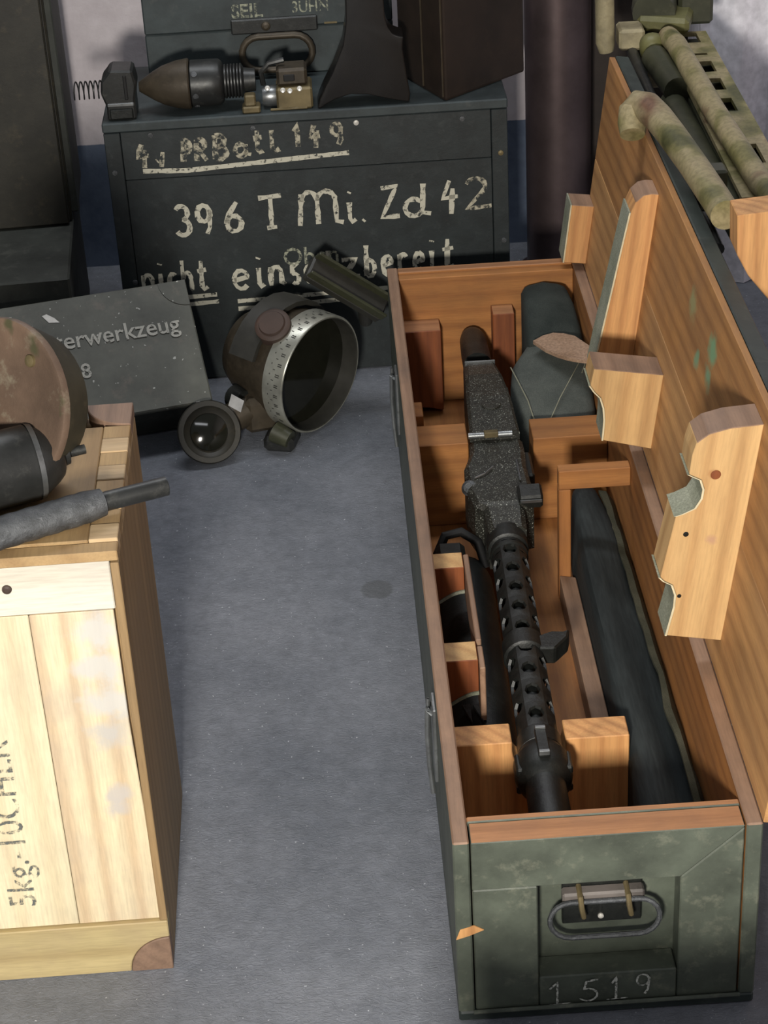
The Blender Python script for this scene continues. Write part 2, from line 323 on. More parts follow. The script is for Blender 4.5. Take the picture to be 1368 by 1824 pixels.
def thing(name, label, cat, loc=(0, 0, 0), rz=0, group=None):
    o = bpy.data.objects.new(name, None); C.objects.link(o); o.location = loc; o.rotation_euler = (0, 0, rz); o.empty_display_size = .05
    o['label'] = label; o['category'] = cat
    if group: o['group'] = group
    return o
# lettering: strokes -> flat ribbons on a plane given by o, ux, uy (normal = ux x uy)
def ribbons(bm, strokes, o, ux, uy, wd, jit=.25):
    o, ux, uy = V(o), V(ux), V(uy); nn = ux.cross(uy).normalized()
    for s in strokes:
        P = []
        for a, b in zip(s, s[1:]):
            L = math.hypot(b[0] - a[0], b[1] - a[1]); k = max(1, int(L / (wd * 1.2)))
            P += [(a[0] + (b[0] - a[0]) * i / k, a[1] + (b[1] - a[1]) * i / k) for i in range(k)]
        P.append(s[-1]); vs = []
        for i, p in enumerate(P):
            q0, q1 = P[max(i - 1, 0)], P[min(i + 1, len(P) - 1)]; dx, dy = q1[0] - q0[0], q1[1] - q0[1]; L = math.hypot(dx, dy) or 1
            ww = wd * .5 * (1 + random.uniform(-jit, jit)); nx, ny = -dy / L * ww, dx / L * ww
            vs.append([bm.verts.new(o + ux * (p[0] + s_ * nx) + uy * (p[1] + s_ * ny) + nn * .0009) for s_ in (1, -1)])
        for a, b in zip(vs, vs[1:]): bm.faces.new((a[0], a[1], b[1], b[0]))
def A_(cx, cy, rx, ry, a0, a1, n=10): return [(cx + rx * math.cos(math.radians(a0 + (a1 - a0) * i / n)), cy + ry * math.sin(math.radians(a0 + (a1 - a0) * i / n))) for i in range(n + 1)]
G = {  # hand-painted glyphs, unit box, baseline y = 0, capitals 1 high
 '4': [[(.45, 1), (.1, .45), (.85, .5)], [(.6, .75), (.5, -.05)]],
 '.': [[(.2, .0), (.38, .06)]], '/': [[(.35, .35), (.1, -.15)]],
 'P': [[(.15, 0), (.3, .95)], A_(.42, .7, .33, .25, 110, -110)], 'R': [[(.12, 0), (.2, .95)], A_(.4, .72, .3, .22, 110, -110), [(.3, .5), (.75, .0)]],
 'B': [[(.15, 0), (.2, 1)], A_(.4, .76, .3, .22, 120, -100), A_(.4, .27, .38, .27, 100, -120)],
 'a': [A_(.38, .27, .3, .27, 30, 340), [(.68, .52), (.68, .1), (.95, .05)]],
 't': [[(.4, .95), (.35, .15), (.5, .02), (.75, .1)], [(.1, .62), (.72, .66)]], 'l': [[(.3, .95), (.28, .15), (.45, .0), (.75, .1)]],
 '1': [[(.15, .7), (.5, 1), (.48, 0)]], '9': [A_(.45, .68, .33, .28, 20, 380), [(.78, .8), (.72, .2), (.55, -.02)]],
 '3': [A_(.38, .76, .34, .24, 150, -80), A_(.4, .27, .38, .27, 90, -150)], '6': [[(.62, 1), (.25, .6), (.12, .3)], A_(.45, .27, .33, .27, 180, 540)],
 'T': [[(.02, .95), (.98, 1)], [(.52, .95), (.5, .0)], [(.3, -.0), (.72, .02)]],
 'M': [[(.03, .0), (.1, .95)], A_(.27, .72, .17, .28, 180, 0) + [(.44, .02)], A_(.64, .72, .2, .28, 180, 0) + [(.85, .08), (1.0, .03)]],
 'i': [[(.3, .62), (.3, .12), (.45, .0), (.7, .08)], [(.3, .9), (.36, .95)]],
 'Z': [[(.12, .95), (.85, 1), (.12, .03), (.95, .06)]], 'd': [A_(.4, .27, .32, .27, 40, 330), [(.75, 1), (.7, .1), (1.0, .05)]],
 '2': [A_(.42, .74, .36, .26, 160, -30) + [(.08, .02), (1., .08)]], '5': [[(.85, 1.02), (.35, .95), (.25, .55)], A_(.42, .3, .4, .3, 110, -150)],
 'n': [[(.12, .6), (.12, 0)], A_(.42, .36, .28, .24, 170, 0) + [(.7, .1), (.9, .02)]], 'c': [A_(.45, .3, .34, .3, 50, 310)],
 'h': [[(.15, 1), (.12, 0)], A_(.42, .36, .28, .24, 170, 0) + [(.7, .0)]], 'e': [[(.12, .28), (.75, .38)] + A_(.44, .3, .33, .3, 20, 320)],
 's': [A_(.42, .46, .25, .16, 40, 250, 6) + A_(.42, .15, .28, .16, 80, -140, 6)], 'z': [[(.1, .6), (.8, .62), (.1, .02), (.95, .05)]],
 'b': [[(.2, 1), (.15, .02)], A_(.4, .26, .3, .26, 160, -170)], 'r': [[(.15, .6), (.15, 0)], A_(.45, .35, .3, .25, 170, 40)],
}
def hand(items, o, ux, uy, wd, mat, parent):
    """items: (char, x0, x1, baseline, height) in plane units; every letter is a part"""
    for ch, x0, x1, yb, h in items:
        bm = BM(); ribbons(bm, [[(x0 + p[0] * (x1 - x0), yb + p[1] * h) for p in s] for s in G[ch]], o, ux, uy, wd); obj('painted_letter', bm, mat, parent)
def lines(ls, o, ux, uy, wd, mat, parent, jit=.12):
    for q in ls:
        bm = BM(); ribbons(bm, [q], o, ux, uy, wd, jit); obj('painted_line', bm, mat, parent)
def font_text(name, body, size, mat, parent, o, ux, uy, sx=1.0, bold=0.0):
    cu = bpy.data.curves.new(name, 'FONT'); cu.body = body; cu.size = size; cu.offset = bold; cu.resolution_u = 3
    tmp = bpy.data.objects.new(name, cu); C.objects.link(tmp); dg = bpy.context.evaluated_depsgraph_get()
    me = bpy.data.meshes.new_from_object(tmp.evaluated_get(dg)); bpy.data.objects.remove(tmp); bpy.data.curves.remove(cu)
    o, ux, uy = V(o), V(ux).normalized(), V(uy).normalized(); nn = ux.cross(uy)
    for v in me.vertices: v.co = o + ux * (v.co.x * sx) + uy * v.co.y + nn * .0009
    me.materials.clear(); me.materials.append(M[mat])
    ob = bpy.data.objects.new(name, me); C.objects.link(ob); ob.parent = parent; return ob

# ================================================================== THE SETTING
def setting(name, bm, mat): return obj(name, bm, mat, kind='structure')
b = BM(); box(b, -2.2, 2.2, -1.2, 3.33, -.08, 0); setting('floor', b, 'floor')
b = BM(); box(b, -2.2, 2.2, 3.25, 3.35, -.08, 2.6); setting('wall_back', b, 'wall')
b = BM(); box(b, 1.45, 1.55, -1.2, 3.25, -.08, 2.6); setting('wall_right', b, 'wall')

# ================================================================== LONG GUN CRATE
CX, CY, CR = .044, 1.4025, .0159
W, L, H = .28, 1.2745, .218
cr_ = thing('gun_crate', 'long open green wooden crate with bare pine inside, lid swung up on the right', 'crate', (CX, CY, 0), CR)
b = BM(); box(b, 0, W, 0, L, 0, .012, .002); obj('base_board', b, 'green_dark', cr_)
b = BM(); box(b, .012, W - .012, .03, L - .03, .012, .016); obj('bottom_board', b, 'wood_in', cr_)
b = BM(); box(b, 0, .015, 0, L, .012, H, .0015, faces={'x-': 1, 'y-': 1, 'y+': 1, 'z+': 2}); obj('side_panel', b, ['wood_in', 'green', 'rim'], cr_)
b = BM(); box(b, W - .015, W, 0, L, .012, H, .0015, faces={'x+': 1, 'y-': 1, 'y+': 1, 'z+': 2}); obj('side_panel', b, ['wood_in', 'green', 'rim'], cr_)
b = BM(); box(b, .0155, W - .0155, L - .016, L, .012, H - .001, .001, faces={'y+': 1, 'z+': 2}); obj('end_panel', b, ['wood_in_x', 'green', 'rim_x'], cr_)
b = BM(); box(b, .0155, W - .0155, L - .034, L - .0165, .016, H - .004, .001); obj('end_panel', b, 'wood_in_x', cr_)
# front end: inner board and mitred outer frame round a handle recess
b = BM(); box(b, .0155, W - .0155, .030, .038, .016, H - .001, .001, faces={'y-': 1, 'z+': 2}); obj('end_panel', b, ['wood_in_x', 'green', 'rim_x'], cr_)
RX0, RX1, RZ0, RZ1 = .076, .2065, .049, .161
fx0, fx1 = .0165, W - .0165
def fpiece(name, pts, top=None):
    b = BM(); prism(b, pts, 'y', 0.001, .0295, .0012)
    if top is not None:
        b.normal_update()
        for f in b.faces:
            if f.normal.z > .8 and f.calc_center_median().z > top - .004: f.material_index = 1
    obj(name, b, ['green', 'rim_x'], cr_)
fpiece('front_rail', [(fx0, RZ1), (RX1, RZ1), (fx1, H - .0035), (fx1, H - .002), (fx0, H - .002)], H - .002)
fpiece('front_stile', [(fx0, .013), (RX0, .013), (RX0, RZ1 - .0006), (fx0, RZ1 - .0006)])
fpiece('front_stile', [(RX1, .013), (fx1, .013), (fx1, H - .0045), (RX1 + .0005, RZ1 - .0005)])
fpiece('front_rail', [(RX0 + .0006, .013), (RX1 - .0006, .013), (RX1 - .0006, RZ0), (RX0 + .0006, RZ0)])
b = BM(); tube(b, [(.014, -.002, .0135), (W - .014, -.002, .0135)], .0022, 8); obj('bead', b, 'green', cr_)
# chipped bare corner on the front left edge
b = BM(); prism(b, [(.0125, .108), (.026, .114), (.017, .120), (.004, .116), (.0, .104)], 'y', -.0004, .0006); obj('bare_chip', b, 'block_o', cr_, label='splintered patch of bare wood')
# handle: black plate, clamp strip, staples and oval wire loop
b = BM(); box(b, .101, .175, .022, .0305, .094, .160, .001); hp = obj('handle_plate', b, 'gun', cr_, label='black metal handle plate')
b = BM(); box(b, .100, .176, .010, .023, .128, .140, .002); obj('handle_clamp', b, 'clamp', hp)
for x in (.116, .160):
    b = BM(); tube(b, [(x, .022, .140), (x, .006, .139), (x + .001, .004, .128), (x + .003, .006, .116), (x + .005, .020, .108)], .0027, 8); obj('staple', b, 'brass', hp, True)
    b = BM(); lathe(b, [(0, .003), (.002, .0028), (.003, .001)], (x - .003, .0225, .150), (0, -1, 0), 10); obj('rivet', b, 'brass', hp, True)
b = BM(); lathe(b, [(0, .003), (.002, .0028), (.003, .001)], (.137, .0225, .102), (0, -1, 0), 10); obj('rivet', b, 'screw', hp, True)
ov = [(.105 + .0, .006, .094)] ; pts = arc(.170, .1135, .0195, -90, 90, 9) + arc(.107, .1135, .0195, 90, 270, 9)
b = BM(); tube(b, [(p[0], .007 - .10 * (.133 - p[1]), p[1]) for p in pts], .0026, 8, True); obj('handle_loop', b, 'worn_steel', cr_, True, label='oval wire carrying loop')
# thin chalk number on the front
hand([('1', .083, .104, .016, .027), ('5', .113, .135, .017, .026), ('1', .143, .155, .018, .027), ('9', .166, .184, .022, .025)], (0, 0, 0), (1, 0, 0), (0, 0, 1), .0021, 'chalk_thin', cr_)
lines([[(.086, .015), (.106, .016)], [(.140, .017), (.160, .018)]], (0, 0, 0), (1, 0, 0), (0, 0, 1), .0012, 'chalk_thin', cr_)
# latches on the left side
for yy, z0 in ((.235, .105), (.985, .10)):
    b = BM(); box(b, -.004, .0, yy - .016, yy + .016, z0 + .01, z0 + .10, .001); la = obj('latch', b, 'steel', cr_, label='steel hook latch')
    b = BM(); tube(b, [(-.004, yy - .008, z0 + .09), (-.0085, yy - .006, z0 + .095), (-.0095, yy, z0 + .06), (-.0085, yy + .002, z0 + .02), (-.006, yy, z0 - .015)], .0028, 8)
    tube(b, [(-.004, yy + .008, z0 + .09), (-.007, yy + .006, z0 + .10), (-.008, yy + .002, z0 + .06)], .0022, 8); obj('hook', b, 'steel', la, True)
# interior fittings
def notch_board(y0, y1, x0, x1, zt, n0, n1, zn, name, mat):
    m_ = (n0 + n1) / 2; r_ = (n1 - n0) / 2
    pts = [(x0, .0165), (x1, .0165), (x1, zt), (n1, zt)] + arc(m_, max(zn + r_, zn), r_, 0, -180, 10)[0:] + [(n0, zt), (x0, zt)]
    q = []
    for p in pts:
        if not q or (abs(p[0] - q[-1][0]) + abs(p[1] - q[-1][1])) > 1e-5: q.append(p)
    b = BM(); prism(b, q, 'y', y0, y1, .001); obj(name, b, mat, cr_)
notch_board(.885, .940, .0155, .2645, .138, .084, .168, .050, 'partition', 'wood_in_x')
notch_board(.264, .298, .0155, .2000, .125, .0785, .134, .085, 'partition', 'block_o')
def arch_block(x0, x1, y0, y1, z0, zt, name='rest_block'):
    b = BM(); prism(b, [(x0, zt), (x0, z0)] + [(x0 + .006 + (x1 - x0 - .006) * i / 6, z0 + .014 * math.sin(PI * .5 * i / 6)) for i in range(7)] + [(x1, zt)], 'y', y0, y1, .0008)
    b.normal_update()
    for f in b.faces:
        if f.normal.z > .8: f.material_index = 1
    r = obj(name, b, ['red', 'block'], cr_, label='small rest block on the left wall, red front darkened with painted shade')
    b = BM(); prism(b, [(x0 + .006 + (x1 - x0 - .006) * i / 6, z0 - .0004 + .014 * math.sin(PI * .5 * i / 6)) for i in range(7)] + [(x0 + .006 + (x1 - x0 - .006) * i / 6, z0 - .004 + .014 * math.sin(PI * .5 * i / 6)) for i in range(6, -1, -1)], 'y', y0 - .001, y1 + .001); obj('felt_lining', b, 'felt', r)
arch_block(.0155, .0525, .552, .585, .115, .160)
arch_block(.0155, .0530, .366, .402, .105, .160)
b = BM(); box(b, .0535, .0595, .404, .580, .110, .160, .001); obj('keeper_strip', b, 'rim', cr_, label='thin pinkish strip joining two rest blocks')
b = BM(); box(b, .0540, .0600, .358, .400, .085, .155, .001); obj('keeper_strip', b, 'rim', cr_)
for x0, x1, y0, z0, zt in ((.0155, .0705, 1.200, .022, .150), (.1455, .1765, 1.207, .020, .166)):
    b = BM(); prism(b, [(x0, z0 + .008), (x0 + .6 * (x1 - x0), z0 + .005), (x1, z0), (x1, zt), (x0, zt)], 'y', y0, L - .0345, .001)
    b.normal_update()
    for f in b.faces:
        if f.normal.z > .8: f.material_index = 1
    obj('end_block', b, ['red', 'rim_x'], cr_, label='red block on the end wall, darkened with painted shade')
b = BM(); box(b, .1780, .1925, .690, .708, .0165, .172, .001); obj('divider_post', b, 'wood_in_z', cr_)
b = BM(); box(b, .1780, .2645, .690, .708, .1725, .198, .001); obj('divider_bar', b, 'wood_in_x', cr_)
b = BM(); prism(b, [(.1785, .0165), (.1985, .0165), (.1985, .048), (.1785, .052)], 'y', .299, .689, .001); obj('divider_rail', b, 'rim', cr_)
b = BM(); box(b, .0155, .030, .945, .985, .10, .150, .001); obj('wedge_block', b, 'wood_in_z', cr_)
# ---- lid (local axes of the lid: x = out of the lid face over the crate, y = along, z = up)
LA = math.radians(7.5)
lidm = Matrix(((-math.cos(LA), 0, math.sin(LA), .2805), (0, 1, 0, 0), (math.sin(LA), 0, math.cos(LA), .2195), (0, 0, 0, 1)))
# keep a right-handed frame: x points away from the crate
lidm = Matrix(((math.cos(LA), 0, math.sin(LA), .2805), (0, 1, 0, 0), (-math.sin(LA), 0, math.cos(LA), .2195), (0, 0, 0, 1)))
b = BM(); box(b, .0085, .027, 0, L, -.004, .295, .0015); lid = obj('lid', b, 'green_dark', cr_, label='hinged lid, dark green outside, raised')
lid.matrix_local = lidm
for z0, z1, mt in ((-.003, .1475, 'lid2'), (.1480, .2935, 'lid')):
    b = BM(); box(b, 0, .008, .002, L - .002, z0, z1, .0008); obj('plank', b, mt, lid)
def lid_block(y0, dy, prof, mat, felt=None, lab=None):
    """prof in (distance out of lid, height)"""
    b = BM(); prism(b, [(-p[0], p[1]) for p in prof], 'y', y0, y0 + dy, .0007); b.normal_update()
    for f in b.faces:
        if f.normal.z > .45 and f.calc_center_median().z > max(p[1] for p in prof) - .04: f.material_index = 1
    o = obj('lid_block', b, [mat, 'rim'], lid, label=lab)
    for seg in (felt or []):
        t = .0022; nrm = []
        for i, p in enumerate(seg):
            q0, q1 = seg[max(i - 1, 0)], seg[min(i + 1, len(seg) - 1)]; dx, dz = q1[0] - q0[0], q1[1] - q0[1]; Ln = math.hypot(dx, dz); nrm.append((dz / Ln * t, -dx / Ln * t))
        sgn = 1 if nrm[len(nrm) // 2][0] > 0 or True else -1
        poly = [(p[0] + .0002, p[1]) for p in seg] + [(p[0] + t, p[1] + .0) for p in seg[::-1]]
        b = BM(); prism(b, [(-p[0], p[1]) for p in poly], 'y', y0 - .0008, y0 + dy)
        b.normal_update()
        for f in b.faces:
            if f.normal.y < -.8: f.material_index = 1
        obj('felt_lining', b, ['felt', 'felt_edge'], o, label='pale felt strip')
lid_block(1.229, .045, [(0, .006), (.031, .006), (.031, .093), (0, .093)], 'block_o', [[(.031, .006), (.031, .05), (.031, .093)]], 'small lid block nearest the far end')
lid_block(.832, .046, [(0, .030), (.046, .030), (.044, .061), (.037, .150), (.030, .243), (.026, .257), (.018, .266), (.009, .2685), (0, .2685)], 'block_o', [[(.046, .030), (.044, .061), (.037, .150), (.0345, .185), (.030, .243)]], 'tall tapering lid block with a rounded shoulder')
n3 = arc(.080, .058, .0225, 100, 205, 8)
lid_block(.658, .046, [(0, .020), (.058, .028), (.0585, .040)] + [(.0595, .055), (.0625, .070), (.068, .083), (.076, .090), (.0825, .098), (.081, .120), (0, .117)], 'block', [[(.058, .028), (.0585, .040), (.0595, .055), (.0625, .070), (.068, .083), (.076, .090), (.0825, .098)]], 'square lid block with a felt-lined notch')
L4 = [(0, .035), (.055, .038), (.0535, .055), (.052, .072), (.053, .086), (.058, .097), (.067, .101), (.0715, .105), (.067, .174), (.060, .177), (.049, .184), (.0445, .195), (.0445, .205), (.049, .215), (.0615, .220), (.062, .240), (.060, .254), (.050, .264), (.031, .2715), (0, .2775)]
lid_block(.237, .042, L4, 'block_knot', [L4[1:8], L4[8:15]], 'large pale lid block with two round notches nearest the viewer')
b = BM(); lathe(b, [(0, .0050), (.0006, .0045), (.0007, 0)], (-.0365, .2366, .2215), (0, -1, 0), 14); obj('knot', b, 'red', lid)
for x, z, r in ((-.0545, .155, .0028), (-.050, .085, .0022)):
    b = BM(); lathe(b, [(0, r), (.0006, r * .8), (.0007, 0)], (x, .2366, z), (0, -1, 0), 10); obj('nail', b, 'gun', lid)

# ================================================================== MACHINE GUN IN THE CRATE
gun = thing('machine_gun', 'black machine gun with perforated barrel jacket lying in the open crate', 'gun', (CX, CY, 0), CR)
AZ = .122
def gx(y): return .1045 + .0150 * (y - .15) / 1.05
ax0, ax1 = V((gx(.25), .25, AZ)), V((gx(.665), .665, AZ))
def jacket():
    t = bmesh.new(); d, u, v = frame(ax1 - ax0); Ln = (ax1 - ax0).length; R = .0212; NA, NR = 6, 9
    def P(a, s, r=R): return t.verts.new(ax0 + d * s + (u * math.cos(a) + v * math.sin(a)) * r)
    m0, m1 = .02, .03; rows = (Ln - m0 - m1) / NR
    def quadstrip(s0, s1):
        K = 24; A = [P(2 * PI * k / K, s0) for k in range(K)]; B = [P(2 * PI * k / K, s1) for k in range(K)]
        for k in range(K): t.faces.new((A[k], A[(k + 1) % K], B[(k + 1) % K], B[k]))
    quadstrip(0, m0); quadstrip(Ln - m1, Ln)
    da = 2 * PI / NA
    for c in range(NA):
        off = rows * .5 if c % 2 else 0
        for r in range(NR + (0 if c % 2 == 0 else -1)):
            a0 = c * da; s0 = m0 + r * rows + off; ac, sc = a0 + da / 2, s0 + rows / 2
            outer = [(-1, -1), (0, -1), (1, -1), (1, 0), (1, 1), (0, 1), (-1, 1), (-1, 0)]
            ov_ = [P(ac + x * da / 2, sc + y * rows / 2) for x, y in outer]
            # circle radius in arc-length
            rr = .0088; inn = []
            for x, y in outer:
                an = math.atan2(y, x); inn.append((math.cos(an) * rr / R, math.sin(an) * rr * 1.25))
            iv = [P(ac + x, sc + y) for x, y in inn]; dv = [P(ac + x * .92, sc + y * .92, R - .003) for x, y in inn]
            for k in range(8):
                j = (k + 1) % 8; t.faces.new((ov_[k], ov_[j], iv[j], iv[k])); t.faces.new((iv[k], iv[j], dv[j], dv[k]))
        if c % 2:
            for s0, s1 in ((m0, m0 + off), (m0 + off + (NR - 1) * rows, Ln - m1)):
                qs = [[P(c * da + da * k / 4, s) for k in range(5)] for s in (s0, s1)]
                for k in range(4): t.faces.new((qs[0][k], qs[0][k + 1], qs[1][k + 1], qs[1][k]))
    bmesh.ops.recalc_face_normals(t, faces=t.faces[:]); return t
obj('barrel_jacket', jacket(), 'gun', gun, True)
b = BM(); cyl(b, (gx(.10), .10, AZ), (gx(.68), .68, AZ), .0130); obj('barrel', b, 'gun', gun, True)
def ring(y, r0, r1, wd, name, mat='gun'):
    b = BM(); lathe(b, [(-wd / 2, r0), (-wd / 2 + .002, r1), (wd / 2 - .002, r1), (wd / 2, r0)], (gx(y), y, AZ), ax1 - ax0, 24); return obj(name, b, mat, gun, True)
ring(.655, .0212, .0245, .030, 'jacket_collar'); ring(.628, .0212, .0228, .008, 'jacket_collar'); ring(.430, .0212, .0240, .030, 'jacket_collar'); ring(.255, .020, .0235, .026, 'jacket_collar')
# muzzle: flared booster collar with lugs, folded front sight, nozzle
b = BM(); d = ax1 - ax0; y0 = .215
lathe(b, [(-.026, .0195), (-.018, .0265), (-.006, .0295), (.012, .0300), (.022, .0255), (.030, .0225)], (gx(y0), y0, AZ), d, 28); mz = obj('muzzle_collar', b, 'gun', gun, True)
for a in (25, 155, 205, 335):
    b = BM(); ca, sa = math.cos(math.radians(a)), math.sin(math.radians(a)); obox(b, (gx(y0) + ca * .026 - .005, y0 - .014, AZ + sa * .026 - .005), (.010, 0, 0), (0, .028, 0), (0, 0, .010), .002); obj('lug', b, 'gun', mz)
b = BM(); lathe(b, [(0, .0205), (.085, .0215), (.09, .0195)], (gx(.20), .200, AZ), -d, 24); obj('nozzle', b, 'gun', gun, True)
b = BM(); box(b, gx(.23) - .006, gx(.23) + .006, .205, .248, AZ + .026, AZ + .033, .001); fs = obj('front_sight', b, 'gun', gun)
for yy in (.246, .206):
    b = BM(); box(b, gx(.23) - .0055, gx(.23) + .0055, yy - .002, yy + .002, AZ + .030, AZ + .0355, .0005); obj('sight_blade', b, 'steel', fs)
# bipod bracket: band with a flared fin to the right
b = BM(); pts = [(0, -.012), (.018, -.014), (.034, .006), (.038, .022), (.030, .018), (.018, .020), (0, .012)]
prism(b, [(gx(.43) + .014 + p[0], .425 + p[1]) for p in pts], 'z', AZ - .006, AZ + .016, .002); obj('bipod_bracket', b, 'gun', gun)
# receiver
def sec(y, xl, xr, zb, zt, ch=.006): return [(xl, y, zb), (xr, y, zb), (xr, y, zt - ch), (xr - ch, y, zt), (xl + ch, y, zt), (xl, y, zt - ch)]
b = BM(); loft(b, [sec(.662, .091, .136, .085, .143), sec(.705, .088, .138, .082, .148), sec(.712, .078, .150, .080, .150), sec(.745, .072, .152, .075, .150), sec(.800, .072, .150, .072, .152), sec(.835, .082, .152, .070, .152), sec(.868, .084, .152, .070, .150)])
obj('receiver', b, 'gun_dust', gun)
b = BM(); loft(b, [sec(.868, .0875, .1485, .060, .148), sec(1.00, .090, .144, .060, .142), sec(1.10, .094, .136, .062, .138), sec(1.135, .097, .133, .070, .134)]); obj('receiver', b, 'gun', gun)
b = BM(); loft(b, [sec(.868, .085, .149, .148, .1625, .004), sec(.96, .0885, .1465, .147, .1655, .004), sec(1.03, .0920, .142, .142, .1625, .005), sec(1.085, .0955, .138, .136, .152, .005)])
tc_ = obj('feed_cover', b, 'gun_dust', gun, label='dusty sloping top cover')
b = BM(); prism(b, arc(.1185, .935, .013, 0, 360, 20)[:-1], 'z', .1635, .1672, .001); obj('cover_patch', b, 'gun_dust', tc_)
b = BM(); box(b, .139, .1465, .88, 1.0, .148, .158, .002); obj('cover_rib', b, 'gun_dust', tc_)
b = BM(); cyl(b, (.083, .866, .1585), (.139, .866, .1585), .0042, n=12); obj('hinge_pin', b, 'steel', gun, True)
b = BM(); box(b, .103, .121, .861, .870, .156, .164, .001); obj('hinge_lug', b, 'brass', gun)
b = BM(); lathe(b, [(0, .0205), (.03, .0205), (.080, .019), (.093, .0165), (.101, .011), (.104, .003)], (.1165, 1.130, .125), (.0, 1, 0), 24); bu = obj('buffer_housing', b, 'gun', gun, True)
b = BM(); box(b, .0955, .1375, 1.086, 1.0885, .134, .1545, .0008); obj('edge_band', b, 'steel', gun)
b = BM(); lathe(b, [(0, .009), (.012, .010), (.016, .006)], (.079, .765, .138), (-.3, -.6, .5), 16); obj('latch_knob', b, 'worn_steel', gun, True)
b = BM(); tube(b, [(.083, .768, .1525), (.096, .775, .154), (.108, .79, .155)], .0012, 6); obj('wire', b, 'steel', gun)
b = BM(); obox(b, (.131, .708, .138), (.030, 0, 0), (0, .028, .004), (0, -.004, .020), .003); rs = obj('rear_sight', b, 'gun', gun)
b = BM(); obox(b, (.133, .703, .150), (.026, 0, 0), (0, .002, 0), (0, -.001, .004), 0); obj('sight_leaf', b, 'steel', rs)
b = BM(); box(b, .137, .1395, .755, .805, .1525, .1545, .0005); obj('cover_edge', b, 'worn_steel', gun)
b = BM(); box(b, .147, .160, .79, .85, .095, .140, .003); obj('cocking_handle', b, 'gun', gun)
b = BM(); obox(b, (.100, 1.02, .064), (.028, 0, 0), (0, .04, 0), (0, .02, -.047), .004); obj('pistol_grip', b, 'gun', gun)

# ================================================================== SPARE BARREL CASE
sb = thing('barrel_case', 'black tubular spare barrel case on the left under two wooden rest blocks', 'barrel case', (CX, CY, 0), CR)
b = BM(); lathe(b, [(0, .028), (.004, .033), (.33, .034), (.36, .0335), (.385, .028), (.396, .018), (.400, .004)], (.0595, .312, .0505), (.004, 1, .015), 24); bo = obj('case_body', b, 'gun', sb, True)
b = BM(); tube(b, [(.030, .690, .050), (.030, .700, .088), (.040, .708, .108), (.060, .712, .110), (.080, .705, .098), (.088, .690, .070)], .006, 10); obj('carrying_loop', b, 'gun_black', sb, True)
b = BM(); box(b, .026, .062, .640, .690, .085, .112, .006); obj('case_catch', b, 'gun', sb)
for x in (.041, .053):
    b = BM(); prism(b, [(x - .006, .385), (x + .003, .385), (x + .003, .352)], 'z', .0845, .0885); obj('prong', b, 'worn_steel', sb)
b = BM(); box(b, .034, .070, .310, .350, .070, .084, .002); obj('foot', b, 'gun_black', sb)

# ================================================================== ROLLED CANVAS CASE (right compartment)
roll = thing('canvas_roll', 'long dark rolled canvas cover in the right compartment of the crate', 'canvas roll', (CX, CY, 0), CR)
def roll_secs():
    S = []; N = 30; NY = 40
    for i in range(NY + 1):
        t = i / NY; y = .052 + t * (.872 - .052); s = []
        wv = .034 * (1 - .50 * max(0, (t - .72) / .28) ** 2); hh = .044 * (1 - .25 * max(0, (t - .8) / .2) ** 2)
        if t < .02: wv *= .9; hh *= .9
        cxx = .229 - .004 * math.sin(t * 3) + .006 * max(0, (t - .6)); cz = .0175 + hh
        if t > .97: wv *= .75; hh *= .8; cz = .0175 + hh
        for k in range(N):
            a = 2 * PI * k / N; f = 1 + .09 * math.sin(3 * a + 2.2 * t + .5) + .06 * math.sin(5 * a - 4 * t) + .10 * noise.noise(V((math.cos(a) * 1.2, math.sin(a) * 1.2, y * 9)))
            x = cxx + wv * f * math.copysign(abs(math.cos(a)) ** .85, math.cos(a)); z = cz + hh * f * math.copysign(abs(math.sin(a)) ** .8, math.sin(a))
            s.append((min(max(x, .1995 if y < .70 else .1965), .2590), y, max(z, .0172)))
        S.append(s)
    return S
b = BM(); loft(b, roll_secs()); obj('rolled_cloth', b, 'canvas', roll, True)
b = BM(); NY = 34; R0, R1 = [], []
ringz = []
for i in range(NY + 1):
    t = i / NY; y = .060 + t * .76; wob = .006 * noise.noise(V((y * 14, 0, 3)))
    x0, x1 = .2500 + wob - .003 * t, .2634
    zz = .112 - .026 * t + .004 * noise.noise(V((y * 22, 5, 1)))
    ringz.append([(x0, y, zz + .007), (x0, y, zz + .003), ((x0 + x1) / 2, y, zz - .002), (x1, y, zz - .016), (x1, y, zz - .010), ((x0 + x1) / 2, y, zz + .005)])
loft(b, ringz); obj('flap', b, 'canvas_olive', roll, True, label='olive edge flap of the rolled canvas')
b = BM(); box(b, .213, .262, .050, .058, .06, .108, .003); obj('strap', b, 'canvas_olive', roll)

# ================================================================== CANVAS POUCH (far right of the crate)
po = thing('canvas_pouch', 'grey-green canvas pouch with tan leather tongue at the far end of the crate', 'pouch', (CX, CY, 0), CR)
def psec(y, x0, x1, zt, rr=.014, skew=0):
    return [(x0, y, .0172), (x1, y, .0172), (x1, y, zt - rr + skew), (x1 - rr * .4, y, zt - rr * .3 + skew), (x1 - rr, y, zt + skew), ((x0 + x1) / 2, y, zt + .004 + skew * .5), (x0 + rr, y, zt), (x0 + rr * .4, y, zt - rr * .3), (x0, y, zt - rr)]
b = BM(); loft(b, [psec(.950, .172, .258, .118), psec(.985, .160, .262, .133), psec(1.03, .153, .263, .150), psec(1.075, .160, .263, .158), psec(1.095, .172, .262, .163), psec(1.11, .180, .262, .166)]); obj('pouch_body', b, 'pouch', po, True)
b = BM(); loft(b, [psec(1.100, .184, .262, .172), psec(1.13, .184, .261, .186), psec(1.17, .186, .257, .200, .010), psec(1.215, .187, .253, .202, .010), psec(1.233, .190, .250, .196, .010)]); obj('pouch_top', b, 'pouch_dark', po, True)
